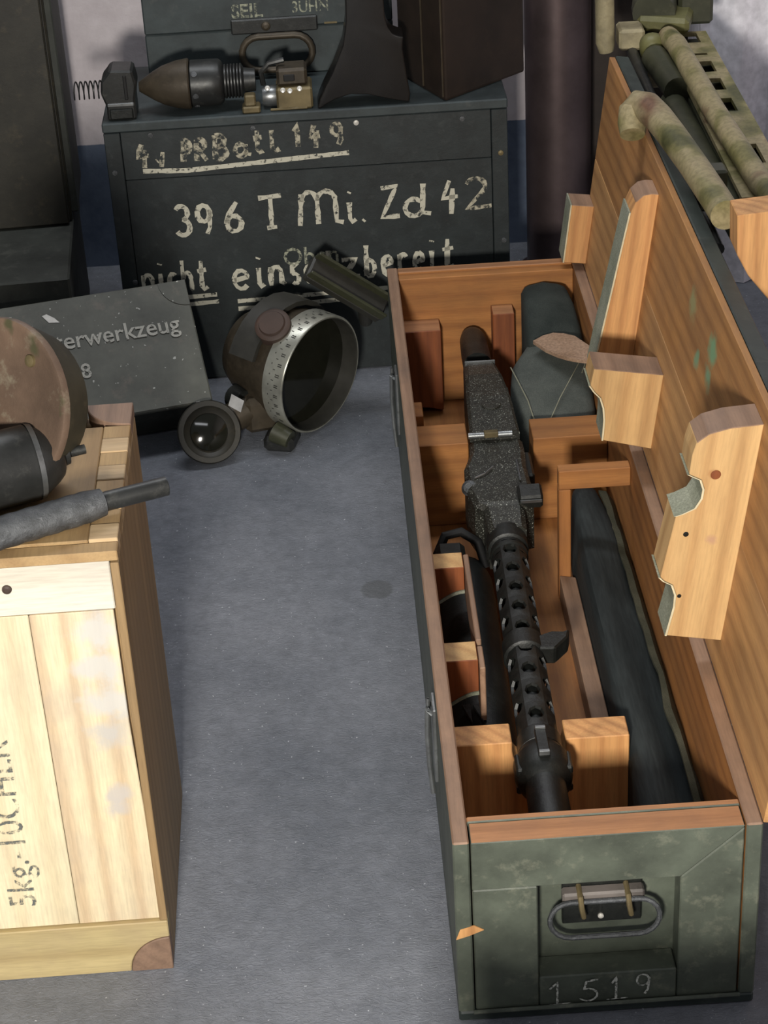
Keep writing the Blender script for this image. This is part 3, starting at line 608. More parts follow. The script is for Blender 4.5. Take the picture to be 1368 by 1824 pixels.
b = BM(); tong = [(.190, 1.084, .176), (.204, 1.094, .178), (.219, 1.098, .1795), (.233, 1.093, .180), (.247, 1.083, .180), (.263, 1.052, .179), (.260, 1.012, .1765), (.245, 1.018, .176), (.230, 1.027, .176), (.217, 1.041, .175), (.204, 1.058, .175)]
A = [b.verts.new(p) for p in tong]; Bv = [b.verts.new((p[0], p[1], p[2] + .005)) for p in tong]; b.faces.new(A[::-1]); b.faces.new(Bv)
for i in range(len(A)): j = (i + 1) % len(A); b.faces.new((A[i], A[j], Bv[j], Bv[i]))
bmesh.ops.recalc_face_normals(b, faces=b.faces[:]); obj('tongue', b, 'tan', po, label='tan leather strap tongue')
for pts in ([(.156, 1.055, .157), (.163, 1.02, .152), (.172, .985, .141), (.178, .955, .124)], [(.252, 1.06, .160), (.235, 1.02, .156), (.215, .985, .143), (.198, .955, .126)], [(.250, 1.03, .155), (.256, 1.045, .160), (.256, 1.06, .163)]):
    b = BM(); tube(b, pts, .0008, 5); obj('seam', b, 'thread', po)
b = BM(); obox(b, (.160, 1.075, .120), (.016, .01, 0), (.010, -.05, .0), (0, 0, .010), .002); obj('loop_strap', b, 'tan', po)

# ================================================================== PALE WOODEN EXPLOSIVES CRATE (front left)
KX, KY, KR = -.2335, 1.4989, .0256
KD, KH, KW = .2758, .4875, .45
kc = thing('wooden_crate', 'pale upright wooden crate with black stencil, front left of the floor', 'crate', (KX, KY, 0), KR)
b = BM(); box(b, -.020, 0, .016, KD, .0, KH - .014, .0015); obj('side_panel', b, 'side', kc)
b = BM(); prism(b, [(-.0075, .062), (0, .062), (0, KH - .014), (-.0075, KH - .014)], 'y', 0, .0165, .0008); obj('front_edge', b, 'side', kc)
b = BM(); box(b, -KW, -KW + .02, 0, KD, 0, KH - .014, .0015); obj('side_panel', b, 'side', kc)
b = BM(); box(b, -KW + .02, -.0205, KD - .016, KD, 0, KH - .014, .001); obj('back_panel', b, 'side', kc)
b = BM(); box(b, -KW + .02, -.0205, .03, KD - .017, 0.002, .016); obj('bottom_board', b, 'side', kc)
b = BM(); box(b, -KW, -.0262, .018, KD - .046, KH - .0135, KH, .001); obj('top_board', b, 'top_board', kc)
b = BM(); box(b, -KW, -.0460, KD - .0455, KD, KH - .0135, KH - .0003, .001); obj('top_board', b, 'top_board', kc)
b = BM(); box(b, -KW, 0, .0, .0172, KH - .012, KH - .002, .001); obj('top_ledge', b, 'top_board', kc)
for i in range(8):
    y0 = .0182 + i * .0266; b = BM(); box(b, -.0258, -.0002, y0, y0 + .0262, KH - .0135, KH + (.0006 if i % 2 == 0 else -.0004), .0008)
    obj('finger_joint', b, 'finger' if i % 2 == 0 else 'top_board', kc)
b = BM(); q = [(0, KD), (-.045, KD)] + arc(0, KD, .0450, 180, 270, 10)[1:]; q = [(0, KD)] + [(p[0], p[1]) for p in arc(0, KD, .0450, 180, 270, 10)]
prism(b, q, 'z', KH - .0135, KH + .0008, .0008); obj('corner_piece', b, 'corner', kc, label='round brown corner dowel on top')
b = BM(); box(b, -KW, -.0085, .004, .0165, .4235, KH - .0125, .001); wb = obj('front_board', b, 'white_board', kc, label='whitish top front board')
b = BM(); lathe(b, [(0, .0045), (.002, .0042), (.003, .002)], (-.1005, .0042, .452), (0, -1, 0), 14); obj('nail', b, 'rust_dark', kc)
for x0, x1, mt in ((-.0855, -.0105, 'pale3'), (-.235, -.0861, 'pale'), (-KW + .02, -.2356, 'pale')):
    b = BM(); prism(b, [(x0, .0622), (x1 - (.0 if x1 < -.02 else -.006), .0622), (x1, .30), (x1, .4228), (x0, .4228)], 'y', .004 if mt == 'pale' else .0036, .0165, .0008); obj('front_board', b, mt, kc)
b = BM(); prism(b, [(-KW, 0)] + [(-p[0], p[1]) for p in arc(0, 0, .0414, 0, 90, 10)] + [(0, .0615), (-KW, .0615)], 'y', -.001, .0165, .0010); obj('front_rail', b, 'pale_x', kc)
b = BM(); prism(b, [(0, 0)] + [(-p[0], p[1]) for p in arc(0, 0, .0410, 90, 0, 10)][::-1][::-1], 'y', -.0018, .0165, .0010); obj('corner_piece', b, 'corner', kc, label='round brown corner dowel at the lower front')
tx = font_text('stencil_lettering', '5kg.-10CHLR', .0375, 'stencil_black', kc, (-.1235, .0034, .089), (0, 0, 1), (-1, 0, 0), .98, .0)
# plate and shaft on top
dn = V((-.60, -.73, .33)).normalized(); dc = V((-.338, 1.636, .5735))
rd = .0795
dz = .4880 - (dc.z - rd * math.sqrt(1 - dn.z ** 2)); dc.z += dz + .001
dk = thing('rusty_flange', 'round rusty steel plate with hub and stub shaft on the pale crate', 'metal part', (dc.x, dc.y, .4876), 0)
o_ = V((dc.x, dc.y, .4876)); cc = dc - o_
b = BM(); lathe(b, [(-.005, .0788), (0, .0795), (.003, .0785), (.003, .074), (.0005, .070), (.0, .020)], cc, dn, 48); obj('plate', b, ['rust'], dk, True)
b = BM(); lathe(b, [(-.044, .040), (-.044, .060), (-.042, .064), (-.0045, .0786), (-.0045, .05)], cc, dn, 48, False); obj('plate_edge', b, 'rust_side', dk, True, label='dark flared back of the plate')
du = dn.cross(V((0, 0, 1))).normalized(); dv = du.cross(dn).normalized()
b = BM(); lathe(b, [(0, .026), (.018, .025), (.026, .020), (.030, .008)], cc + du * -.0 + V((-.030, 0, -.012)), dn, 28); obj('hub', b, 'rust_dark', dk, True)
for a, r in ((40, .052), (290, .050), (120, .055)):
    b = BM(); lathe(b, [(0, .006), (.003, .0055), (.004, .003)], cc + (du * math.cos(math.radians(a)) + dv * math.sin(math.radians(a))) * r, dn, 12); obj('bolt', b, 'brass', dk, True)
sd = V((.87, .36, .0)).normalized(); s1 = V((-.305, 1.602, .5240)) - o_
b = BM(); lathe(b, [(-.20, .0350), (-.012, .0350), (-.004, .0325), (.010, .0240), (.016, .0190), (.018, .0150)], s1, sd, 28); sh = obj('shaft', b, 'dark_steel', dk, True, label='dark stub shaft with a pin')
b = BM(); lathe(b, [(-.0100, .0355), (-.005, .0345)], s1, sd, 28, False); obj('shaft_edge', b, 'steel', sh, True)
b = BM(); cyl(b, s1 + sd * .014, s1 + sd * .024, .012, .010); cyl(b, s1 + sd * .022, s1 + sd * .040, .0045); obj('pin', b, 'dark_steel', sh, True)
# knurled rod
p0, p1, p2 = V((-.430, 1.4625, .5025)), V((-.2490, 1.5560, .5025)), V((-.1935, 1.5785, .5025))
rod = thing('knurled_rod', 'grey knurled steel rod with thinner end overhanging the pale crate edge', 'rod', (-.30, 1.56, .4876))
ro_ = V((-.30, 1.56, .4876)); b = BM(); dd = (p1 - p0); Ln = dd.length
lathe(b, [(0, .0130)] + [(Ln * t, .0146 + .0004 * math.sin(i * 2.1)) for i, t in enumerate([.02 + .9 * k / 30 for k in range(31)])] + [(Ln * .95, .0138), (Ln, .0125)], p0 - ro_, dd, 26); obj('grip', b, 'worn_steel', rod, True)
b = BM(); d2 = (p2 - p1); dl = d2.length; lathe(b, [(-.004, .0090), (dl, .0088), (dl + .001, .0060), (dl - .012, .0055)], p1 - ro_, d2, 20); obj('tip', b, 'dark_steel', rod, True)

# ================================================================== BLACK MINE-FUSE BOX AT THE BACK
BX, BY, BR = -.372, 2.7865, .0192
BW, BD, BH = .5825, .2529, .4183
bb = thing('ammunition_box', 'wide black-green wooden box with white hand-painted lettering against the back wall', 'box', (BX, BY, 0), BR)
b = BM(); box(b, 0, BW, .014, BD, 0.0, BH - .015, .002); obj('body', b, 'black_box', bb)
b = BM(); box(b, -.001, BW + .001, 0.0, BD, BH - .0145, BH, .002); obj('top_board', b, 'black_box2', bb)
for z0, z1 in ((.002, .330), (.3306, BH - .015)):
    b = BM(); box(b, .024, BW - .024, .002, .0138, z0, z1, .0008); obj('front_board', b, 'black_box', bb)
for x0 in (0.0, BW - .0235):
    b = BM(); box(b, x0, x0 + .0235, 0.0, .0138, .001, BH - .015, .001); obj('front_batten', b, 'black_box', bb)
for x, z, m_ in ((.364, .396, 'screw'), (.215, .398, 'worn_steel'), (.517, .392, 'worn_steel'), (.067, .397, 'worn_steel'), (.010, .344, 'worn_steel'), (.572, .337, 'brass'), (.574, .20, 'worn_steel'), (.02, .17, 'worn_steel')):
    b = BM(); lathe(b, [(0, .0042), (.0012, .0038), (.0016, .001)], (x, .0022 if .024 < x < .55 else .0, z), (0, -1, 0), 12); obj('screw', b, m_, bb)
X1 = lambda px: .000816 * (px - 245) + .045
X2 = lambda px: .000832 * (px - 315) + .09
O0, UX, UZ = (0, .0016, 0), (1, 0, 0), (0, 0, 1)
hand([('4', X1(242), X1(270), .350, .034), ('.', X1(276), X1(288), .357, .02), ('/', X1(284), X1(302), .355, .045), ('1', X1(522), X1(540), .366, .033), ('4', X1(550), X1(574), .364, .033), ('9', X1(588), X1(614), .366, .033), ('t', X1(450), X1(474), .360, .036), ('l', X1(477), X1(504), .361, .034), ('a', X1(416), X1(448), .357, .034), ('R', X1(346), X1(374), .354, .034)], O0, UX, UZ, .0072, 'chalk_worn', bb)
hand([('P', X1(322), X1(346), .354, .033), ('B', X1(378), X1(410), .355, .036)], O0, UX, UZ, .0078, 'chalk_worn', bb)
lines([[(X1(252), .3435), (X1(330), .3405), (X1(430), .3445), (X1(540), .3490), (X1(620), .3520)]], O0, UX, UZ, .0072, 'chalk', bb)
hand([('3', X2(314), X2(346), .240, .046), ('9', X2(350), X2(384), .241, .046), ('6', X2(400), X2(440), .241, .046), ('T', X2(463), X2(505), .243, .050), ('M', X2(532), X2(612), .243, .052), ('i', X2(616), X2(642), .244, .050), ('.', X2(643), X2(660), .244, .04), ('Z', X2(676), X2(714), .246, .050), ('d', X2(718), X2(768), .247, .050), ('4', X2(786), X2(822), .249, .050)], O0, UX, UZ, .0072, 'chalk', bb)
hand([('2', X2(828), X2(876), .252, .048)], O0, UX, UZ, .0066, 'chalk_worn', bb)
w1 = [('n', 253, 282), ('i', 284, 300), ('c', 302, 322), ('h', 326, 352), ('t', 354, 380)]
w2 = [('e', 418, 458), ('i', 462, 484), ('n', 486, 520), ('s', 526, 548), ('a', 552, 584), ('t', 588, 612), ('z', 618, 656), ('b', 662, 690), ('e', 694, 720), ('r', 724, 748), ('e', 752, 778), ('i', 782, 800), ('t', 804, 836)]
X3 = lambda px: .000816 * (px - 255) + .031
hand([(c, X3(a), X3(e_), .150, .050) for c, a, e_ in w1], O0, UX, UZ, .0066, 'chalk', bb); hand([(c, X3(a), X3(e_), .148 + .00003 * (a - 420), .050) for c, a, e_ in w2], O0, UX, UZ, .0072, 'chalk', bb)
lines([[(.060, .1385), (.140, .1415)], [(.060, .1265), (.142, .1300)], [(.170, .1280), (.400, .1345)], [(.170, .1155), (.400, .1220)]], O0, UX, UZ, .0068, 'chalk', bb)
font_text('stencil_lettering', 'Oben', .040, 'stencil_dim', bb, (.243, .0014, .181), (1, 0, .01), (0, 0, 1), .92, .0004)

def bw(x, y, z): # black-box local to world
    c, s = math.cos(BR), math.sin(BR); return (BX + c * x - s * y, BY + s * x + c * y, z)
def on_box(name, label, cat, x, y): return thing(name, label, cat, bw(x, y, BH + .0002), BR)
# clamp block with spring
t1 = on_box('clamp_block', 'dark chamfered metal block with a coil spring sticking out left', 'metal part', .028, .035)
b = BM(); prism(b, [(-.020, 0), (.022, 0), (.022, .030), (.026, .050), (.022, .072), (-.010, .074), (-.018, .064), (-.024, .058), (-.026, .040), (-.020, .022)], 'y', -.024, .022, .003); k = obj('block', b, 'dark_steel', t1)
b = BM(); box(b, .008, .013, -.0255, -.02, .03, .066, .001); obj('slot', b, 'gun_black', k)
b = BM(); box(b, -.018, .020, -.0265, -.023, .021, .026, .001); obj('edge_strip', b, 'steel', k)
b = BM(); box(b, -.016, .018, -.027, -.02, .002, .018, .002); obj('lower_step', b, 'gun', k)
b = BM(); NT = 6; pts = [(-.026 - .042 * i / (NT * 14), .0 + .0125 * math.cos(2 * PI * i / 14), .040 + .0125 * math.sin(2 * PI * i / 14)) for i in range(NT * 14)]
tube(b, pts, .0011, 6); obj('spring', b, 'dark_steel', t1, True)
# turned cone
t2 = on_box('turned_cone', 'brown turned metal cone with threaded neck lying on the black box', 'metal part', .125, .045)
b = BM(); lathe(b, [(-.070, .007), (-.064, .011), (-.050, .020), (-.035, .028), (-.015, .034), (.002, .0365), (.004, .0345)], (0, 0, .0368), (1, .0, .0), 32); obj('cone', b, 'brown_metal', t2, True)
b = BM(); lathe(b, [(.004, .030), (.006, .0335), (.030, .0335), (.046, .0330), (.050, .030), (.052, .026)], (0, 0, .0368), (1, 0, 0), 32); k = obj('collar', b, 'dark_steel', t2, True)
for a in (-60, -15, 40):
    ca, sa = math.cos(math.radians(a)), math.sin(math.radians(a)); b = BM(); lathe(b, [(-.001, .0042), (.001, .0042), (.0012, .003)], (.012, -ca * .0333, .0368 + sa * .0333), (0, -ca, sa), 10); obj('spanner_hole', b, 'worn_steel', k)
b = BM(); pr = [(.052, .022)]
for i in range(6): pr += [(.054 + i * .0045, .0245), (.056 + i * .0045, .0245), (.0575 + i * .0045, .0215)]
lathe(b, pr + [(.082, .018), (.098, .016)], (0, 0, .0368), (1, 0, 0), 28); obj('thread', b, 'dark_steel', t2, True)
# levered mechanism
t3 = on_box('lever_mechanism', 'small brass and steel mechanism between the cone and the gun stock', 'metal part', .262, .040)
b = BM(); box(b, -.010, .042, -.03, .02, .0, .032, .003); k = obj('housing', b, 'brass', t3)
b = BM(); box(b, -.008, .036, -.022, .018, .0325, .058, .004); obj('upper_housing', b, 'brown_metal', t3)
b = BM(); box(b, .002, .018, -.0235, -.021, .040, .050, .001); obj('slot', b, 'gun_black', t3)
b = BM(); lathe(b, [(0, .013), (.006, .015), (.022, .015), (.026, .012)], (-.030, -.008, .0155), (1, 0, 0), 22); obj('roller', b, 'steel', t3, True)
b = BM(); box(b, -.060, -.034, -.036, -.012, .0, .010, .002); box(b, -.056, -.040, -.033, -.016, .0095, .026, .002); obj('foot_block', b, 'brass', t3)
b = BM(); box(b, -.020, .034, -.0315, -.029, .0005, .004, .001); obj('edge_strip', b, 'brass', t3)
for x, z in ((-.022, .031), (.0, .030), (.010, .0285), (.024, .031)):
    b = BM(); lathe(b, [(0, .0040), (.0016, .0035), (.0022, .001)], (x, -.0305 if x > -.01 else -.020, z), (0, -1, .6), 10); obj('bright_stud', b, 'screw', t3)
b = BM(); tube(b, [(-.028, 0, .030), (-.030, -.004, .05), (-.018, -.004, .062), (.004, -.004, .066)], .004, 8); obj('lever', b, 'dark_steel', t3, True)
# stencilled box with oval handle
t4 = on_box('stencilled_box', 'dark slate box with oval carrying handle standing behind the loose metal parts', 'box', .06, .172)
b = BM(); box(b, 0, .37, .001, .075, 0, .0715, .002); obj('lower_body', b, 'black_box2', t4)
b = BM(); box(b, 0, .37, 0, .075, .0722, .33, .002); obj('upper_body', b, 'black_box2', t4)
b = BM(); box(b, .129, .258, -.006, .001, .066, .0885, .002); hp = obj('handle_bracket', b, 'dark_steel', t4)
b = BM(); lathe(b, [(0, .007), (.002, .006), (.003, .003)], (.181, -.006, .077), (0, -1, 0), 14); obj('rivet', b, 'brown_metal', hp)
pts = arc(.222, .038, .0255, -90, 90, 9) + arc(.168, .038, .0255, 90, 270, 9)
b = BM(); tube(b, [(p[0], -.010 - .003, p[1]) for p in pts], .0052, 10, True); obj('handle', b, 'brown_metal', t4, True)
font_text('stencil_lettering', 'SEIL', .029, 'stencil_dim', t4, (.131, -.0002, .0905), UX, UZ, .95, .0006)
font_text('stencil_lettering', '3UHN', .024, 'stencil_dim', t4, (.221, -.0002, .0935), UX, UZ, .85, .0003)
b = BM(); box(b, .268, .287, -.0012, .0, .0735, .0762); obj('brass_edge', b, 'brass', t4)
# rifle stock leaning on the box
t5 = on_box('gun_stock', 'black lacquered gun butt standing toe down on the black box', 'gun stock', .38, .03)
prof = [(-.070, .002), (-.066, .0005), (-.058, .006), (-.044, .013), (-.022, .019), (.004, .017), (.028, .010), (.050, .0045), (.062, .002), (.064, .014), (.060, .045), (.056, .082), (.058, .098), (.050, .100), (.042, .104), (.036, .114), (.033, .130), (.032, .190), (.040, .30), (-.012, .30), (-.020, .190), (-.022, .125), (-.028, .092), (-.044, .055), (-.058, .030), (-.066, .014)]
b = BM(); prism(b, prof, 'y', -.023, .023, .013, 4); o5 = obj('stock', b, 'stock', t5, True)
o5.location.z = -.0005
# brown leather box
t6 = on_box('leather_case', 'tall dark brown case with its corner facing out on the black box', 'case', .49, .05)
b = BM(); t = bmesh.new()
base = [(.004, -.047), (.130, .062), (.072, .170), (-.055, .085)]
prism(b, base, 'z', 0, .38, .004, 2); obj('body', b, 'leather_box', t6)
for f in (.45, .03):
    p = V((base[0][0] * (1 - f) + base[3][0] * f, base[0][1] * (1 - f) + base[3][1] * f, 0)); q = V((-.9, -.4, 0)) * .0012
    b = BM(); tube(b, [p + q + V((0, 0, .006)), p + q + V((0, 0, .376))], .0014, 6); obj('seam', b, 'brown_metal', t6)

# ================================================================== DARK CRATES AT THE LEFT WALL
YR = math.radians(4.3)
lc = thing('dark_crate', 'low dusty dark green crate on the floor under the brown-black crate', 'crate', (-.4455, 2.752, 0), YR)
b = BM(); box(b, -.62, 0, .0, .40, 0, .150, .003); obj('body', b, 'dark_green2', lc)
b = BM(); box(b, -.62, .002, -.003, .40, .1505, .200, .003); obj('lid', b, 'dark_green2', lc)
uc = thing('dark_crate', 'tall brown-black crate standing on the low green crate, upper left', 'crate', (-.4590, 2.950, .2004), YR)
b = BM(); box(b, -.60, 0, .016, .205, 0, .46, .003); obj('body', b, 'brown_black', uc)
b = BM(); box(b, -.60, -.004, 0, .0155, .003, .450, .002); obj('front_panel', b, 'brown_black', uc)
b = BM(); box(b, -.60, -.075, -.012, -.0005, .360, .372, .002); obj('front_batten', b, 'brass', uc)
b = BM(); box(b, -.004, .010, .030, .19, .010, .45, .002); obj('side_batten', b, 'dark_green2', uc)

# ================================================================== LEANING GREY TOOL BOX
al = math.radians(14); tu = V((math.cos(al), math.sin(al), 0)); dv_ = V((.035, -.14, -.125)); dv_ = (dv_ - tu * dv_.dot(tu)).normalized(); tn = tu.cross(-dv_).normalized()
if tn.y > 0: tn = -tn
TR = V((-.272, 2.722, .198)); WL, WD_, WT = .42, .193, .088
tb = thing('tool_box', 'flat grey box with pale lettering leaning back against the black box', 'box', (TR.x, TR.y, 0))
tm = Matrix(((tu.x, -dv_.x, tn.x, 0), (tu.y, -dv_.y, tn.y, 0), (tu.z, -dv_.z, tn.z, TR.z), (0, 0, 0, 1)))
def tbo(name, bm, mat, lab=None):
    o = obj(name, bm, mat, tb, label=lab); o.matrix_local = tm; return o
b = BM(); box(b, -WL, 0, -WD_, 0, -WT, -.010, .002); tbo('body', b, 'dark_green2')
b = BM(); box(b, -WL - .001, .001, -WD_ - .001, .001, -.0095, 0, .002); tbo('lid_board', b, 'grey_box')
b = BM(); q = [(0, 0)] + arc(0, 0, .040, 180, 270, 8); prism(b, q, 'z', -.0005, .0010); tbo('corner_piece', b, 'grey_box', 'brownish worn corner')
def ttext(body, size, x, y, sx=1.):
    o = font_text('stencil_lettering', body, size, 'stencil', tb, (x, y, .0005), (1, 0, 0), (0, 1, 0), sx, .0004); o.matrix_local = tm
ttext('Musterwerkzeug', .037, -.262, -.079, .96)
ttext('18', .032, -.190, -.128, .95)
b = BM(); prism(b, [(-.213, -.022), (-.205, -.034), (-.190, -.036), (-.196, -.028), (-.206, -.020)], 'z', -.0005, .0008); tbo('paint_chip', b, 'screw')

# ================================================================== OPTICAL SIGHT ON THE FLOOR
sg = thing('dial_sight', 'dark optical instrument with silver graduated ring lying on the floor', 'instrument', (-.12, 2.60, 0))
so = V((-.12, 2.60, 0))
sn = V((.76, -.63, -.06)).normalized(); sc_ = V((-.0795, 2.600, .0920)) - so
su = sn.cross(V((0, 0, 1))).normalized(); sv = su.cross(sn).normalized()
RS = .0885
b = BM(); lathe(b, [(-.036, RS - .001), (-.035, RS), (-.002, RS), (0, RS - .0015), (0, RS - .0035)], sc_, sn, 64, False); rg = obj('scale_ring', b, 'scale', sg, True, label='silver graduated ring')
b = BM(); lathe(b, [(0, RS - .0034), (-.001, RS - .005), (-.028, RS - .0062)], sc_, sn, 64, False); obj('inner_wall', b, 'wing', rg, True)
b = BM()
for k in range(72):
    a = 2 * PI * k / 72; h0, h1 = (-.026, -.012) if k % 2 else (-.028, -.010)
    rad = su * math.cos(a) + sv * math.sin(a); tan = -su * math.sin(a) + sv * math.cos(a)
    def Q(h, s): return b.verts.new(sc_ + sn * h + (rad * (RS + .0004)) + tan * s)
    if k % 2 == 0:
        for (ha, hb, sa, sb_) in ((-.014, -.007, -.0022, -.0008), (-.014, -.007, .0006, .0020), (-.025, -.0235, -.001, .001)): b.faces.new((Q(ha, sa), Q(ha, sb_), Q(hb, sb_), Q(hb, sa)))
    else: b.faces.new((Q(-.020, -.0005), Q(-.020, .0005), Q(-.016, .0005), Q(-.016, -.0005)))
obj('graduation', b, 'ink', rg)
b = BM(); lathe(b, [(-.026, .0), (-.026, RS - .0065)], sc_, sn, 48, False); obj('glass', b, 'lens', sg, True)
b = BM(); lathe(b, [(-.150, .040), (-.140, .055), (-.120, .066), (-.085, .074), (-.060, .083), (-.037, .085)], sc_, sn, 48); obj('housing', b, 'brown_metal', sg, True)
# yoke strap over the top with knob
b = BM(); ys = []
for i in range(13):
    a = math.radians(200 - 175 * i / 12); ys.append((a,))
secs = []
for (a,) in ys:
    rad = su * math.cos(a) + sv * math.sin(a); p = sc_ + sn * -.075
    secs.append([p + rad * r_ + sn * h for r_, h in ((.089, -.022), (.089, .022), (.096, .022), (.096, -.022))])
loft(b, secs); yk = obj('yoke', b, 'wing', sg, True)
kn = V((-.1420, 2.590, .1800)) - so
kd = V((-.18, -.55, .80)).normalized()
b = BM(); lathe(b, [(-.02, .026), (.0, .026), (.003, .022), (.003, .0195), (.006, .018), (.0065, .002)], kn, kd, 28); obj('knob', b, 'rust_dark', yk, True)
# channel bracket at the upper right
c0, c1 = V((-.0930, 2.680, .2225)) - so, V((.0100, 2.700, .137)) - so
cd_ = (c1 - c0); cw = V((.30, .70, .35)).normalized() * .040; cn = cd_.cross(cw).normalized() * .016
b = BM(); obox(b, c0 - cw * .5, cd_, cw, cn, .003); br = obj('bracket', b, 'wing', sg)
for s in (-.5, .38):
    b = BM(); obox(b, c0 + cw * s + cn * (-.9 if cn.y > 0 else .9) , cd_, cw * .12, cn * .9, .001); obj('bracket_rib', b, 'olive_dark', br)
b = BM(); cyl(b, c1 - cd_ * .2, c1 - cd_ * .2 + V((.0, .03, -.04)), .012, .010); obj('bracket_foot', b, 'wing', br)
# handwheel / eyepiece in front
hw = V((-.2405, 2.530, .0470)) - so; hn = V((.20, -.86, .50)).normalized()
b = BM(); lathe(b, [(-.034, .020), (-.028, .034), (-.016, .0430), (-.004, .0455), (.0, .0440), (.0005, .0370), (-.004, .0340), (-.010, .0200), (-.010, .001)], hw, hn, 44); ey = obj('eyepiece', b, 'brown_black', sg, True, label='round dark eyepiece cup')
b = BM(); lathe(b, [(-.012, .030), (-.0045, .026), (-.0015, .014), (-.001, .0005)], hw, hn, 32); obj('lens', b, 'lens', ey, True)
b = BM(); cyl(b, hw - hn * .03, V((-.168, 2.60, .055)) - so, .020, .024); obj('eyepiece_tube', b, 'brown_metal', sg, True)
b = BM(); cyl(b, V((-.205, 2.605, .062)) - so, V((-.190, 2.585, .064)) - so, .019, .016); obj('side_knob', b, 'gun', sg, True)
b = BM(); obox(b, V((-.190, 2.565, .018)) - so, (.052, .012, 0), (-.012, .05, 0), (0, 0, .055), .008); obj('gear_case', b, 'brown_metal', sg)
b = BM(); obox(b, V((-.168, 2.545, .0004)) - so, (.044, -.010, 0), (.010, .044, 0), (0, 0, .024), .006); obj('foot', b, 'dark_steel', sg)
b = BM(); cyl(b, V((-.150, 2.552, .030)) - so, V((-.128, 2.540, .022)) - so, .016, .013); obj('clamp_screw', b, 'olive_dark', sg, True)
b = BM(); obox(b, V((-.2118, 2.548, .0780)) - so, (.017, -.004, -.010), (.006, .004, .016), (0, .0012, -.0005)); obj('tag', b, 'clear', sg, label='clear tag')

# ================================================================== BROWN PIPE
pp = thing('standpipe', 'thick glossy brown pipe standing on the floor before the back wall', 'pipe', (.3160, 3.115, 0))
b = BM(); lathe(b, [(0, .0525), (1.2, .0525), (2.2, .0525)], (0, 0, 0), (0, 0, 1), 48); obj('pipe_body', b, 'pipe', pp, True)
b = BM(); lathe(b, [(0, .066), (.012, .066), (.014, .0535)], (0, 0, .0), (0, 0, 1), 40); obj('floor_collar', b, 'pipe', pp, True)

db = thing('dark_fill_panel', 'tall dark panel added flat on the wall right of the brown pipe', 'board', (.45, 3.215, 0))  # panel added to fill the dark gap beside the pipe
b = BM(); box(b, -.085, .16, -.014, .014, 0, 1.3, .003); obj('panel', b, 'leather_box', db)
b = BM(); box(b, -.085, .16, -.019, -.0145, .60, .66, .002); obj('batten', b, 'leather_box', db)
# ================================================================== CAMOUFLAGED MOUNT BEHIND THE LID
tp = thing('tripod_mount', 'folded camouflage-painted gun mount with slotted rail behind the crate lid', 'tripod', (.45, 2.5, 0))
to = V((.45, 2.5, 0))
def tpo(name, fn, mat, parent=None, smooth=True, lab=None):
    b = BM(); fn(b); return obj(name, b, mat, parent or tp, smooth, lab)
P = lambda x, y, z: V((x, y, z)) - to
tpo('hooked_tube', lambda b: tube(b, [P(.3325, 2.372, .512), P(.3335, 2.384, .522), P(.337, 2.396, .5325), P(.344, 2.399, .539), P(.352, 2.384, .5415), P(.360, 2.350, .5405), P(.3675, 2.30, .5385), P(.378, 2.20, .5370), P(.387, 2.10, .5350), P(.3905, 2.05, .534)], [.0155, .0180, .0192, .0195, .0190, .0182, .0176, .017, .017, .017], 28), 'camo', lab='camouflaged tube with a bent end over the lid')
tpo('tube_bracket', lambda b: obox(b, P(.386, 2.20, .476), V((.034, 0, 0)), V((0, .03, 0)), V((0, 0, .05)), .003), 'olive_dark', smooth=False)
tpo('long_tube', lambda b: tube(b, [P(.434, 2.755, .510), P(.4375, 2.70, .515), P(.446, 2.45, .510), P(.458, 2.20, .509), P(.473, 2.0, .522), P(.50, 1.55, .522)], .0145, 16), 'camo', lab='banded camouflage tube')
tpo('inner_tube', lambda b: tube(b, [P(.409, 2.71, .495), P(.4215, 2.585, .490)], .0185, 16), 'olive_dark')
tpo('inner_bar', lambda b: tube(b, [P(.417, 2.60, .470), P(.430, 2.165, .470), P(.432, 2.10, .47)], .017, 14), 'olive_dark')
tpo('cross_rod', lambda b: tube(b, [P(.384, 2.77, .49), P(.389, 2.50, .475), P(.402, 2.15, .45)], .008, 12), 'dark_steel')
def rail(b):
    a0, a1 = P(.4430, 2.815, .490), P(.4450, 2.19, .490); d_ = a1 - a0; Ln = d_.length; d_.normalize(); s_ = V((-d_.y, d_.x, 0)) * 1.0; nz = V((0, 0, 1))
    if s_.x < 0: s_ = -s_
    Wd = .048; holes = [(.005, .050), (.098, .106), (.133, .178), (.205, .252), (.285, .335), (.455, .520), (.555, .6)]; th = .006
    edges = [0] + [v for h in holes for v in h] + [Ln]
    def bx(t0, t1, s0, s1): obox(b, a0 + d_ * t0 + s_ * s0, d_ * (t1 - t0), s_ * (s1 - s0), nz * th)
    bx(0, Ln, .039, Wd + .006); bx(0, Ln, -.010, .012)
    for i in range(0, len(edges), 2): bx(edges[i], edges[i + 1], .012, .039)
    obox(b, a0 + s_ * (Wd + .002), d_ * Ln, s_ * .004, nz * -.03)
def dark_fill(b):
    obox(b, P(.4345, 2.83, .474), V((.002, -.635, 0)), V((.060, 0, 0)), V((0, 0, .006)))
tpo('slotted_rail', rail, 'camo', smooth=False, lab='slotted camouflage rail')
tpo('slot_dark_fill', dark_fill, 'olive_dark', smooth=False)  # plate added under the rail to keep its slots dark
tpo('head_plate', lambda b: obox(b, P(.395, 2.80, .505), V((.040, .15, 0)), V((.070, -.03, 0)), V((0, 0, .022)), .006), 'olive', smooth=False)
tpo('head_drum', lambda b: lathe(b, [(0, .030), (.02, .032), (.12, .030), (.13, .020)], P(.420, 2.80, .53), V((.10, .6, .05)), 24), 'olive_dark')
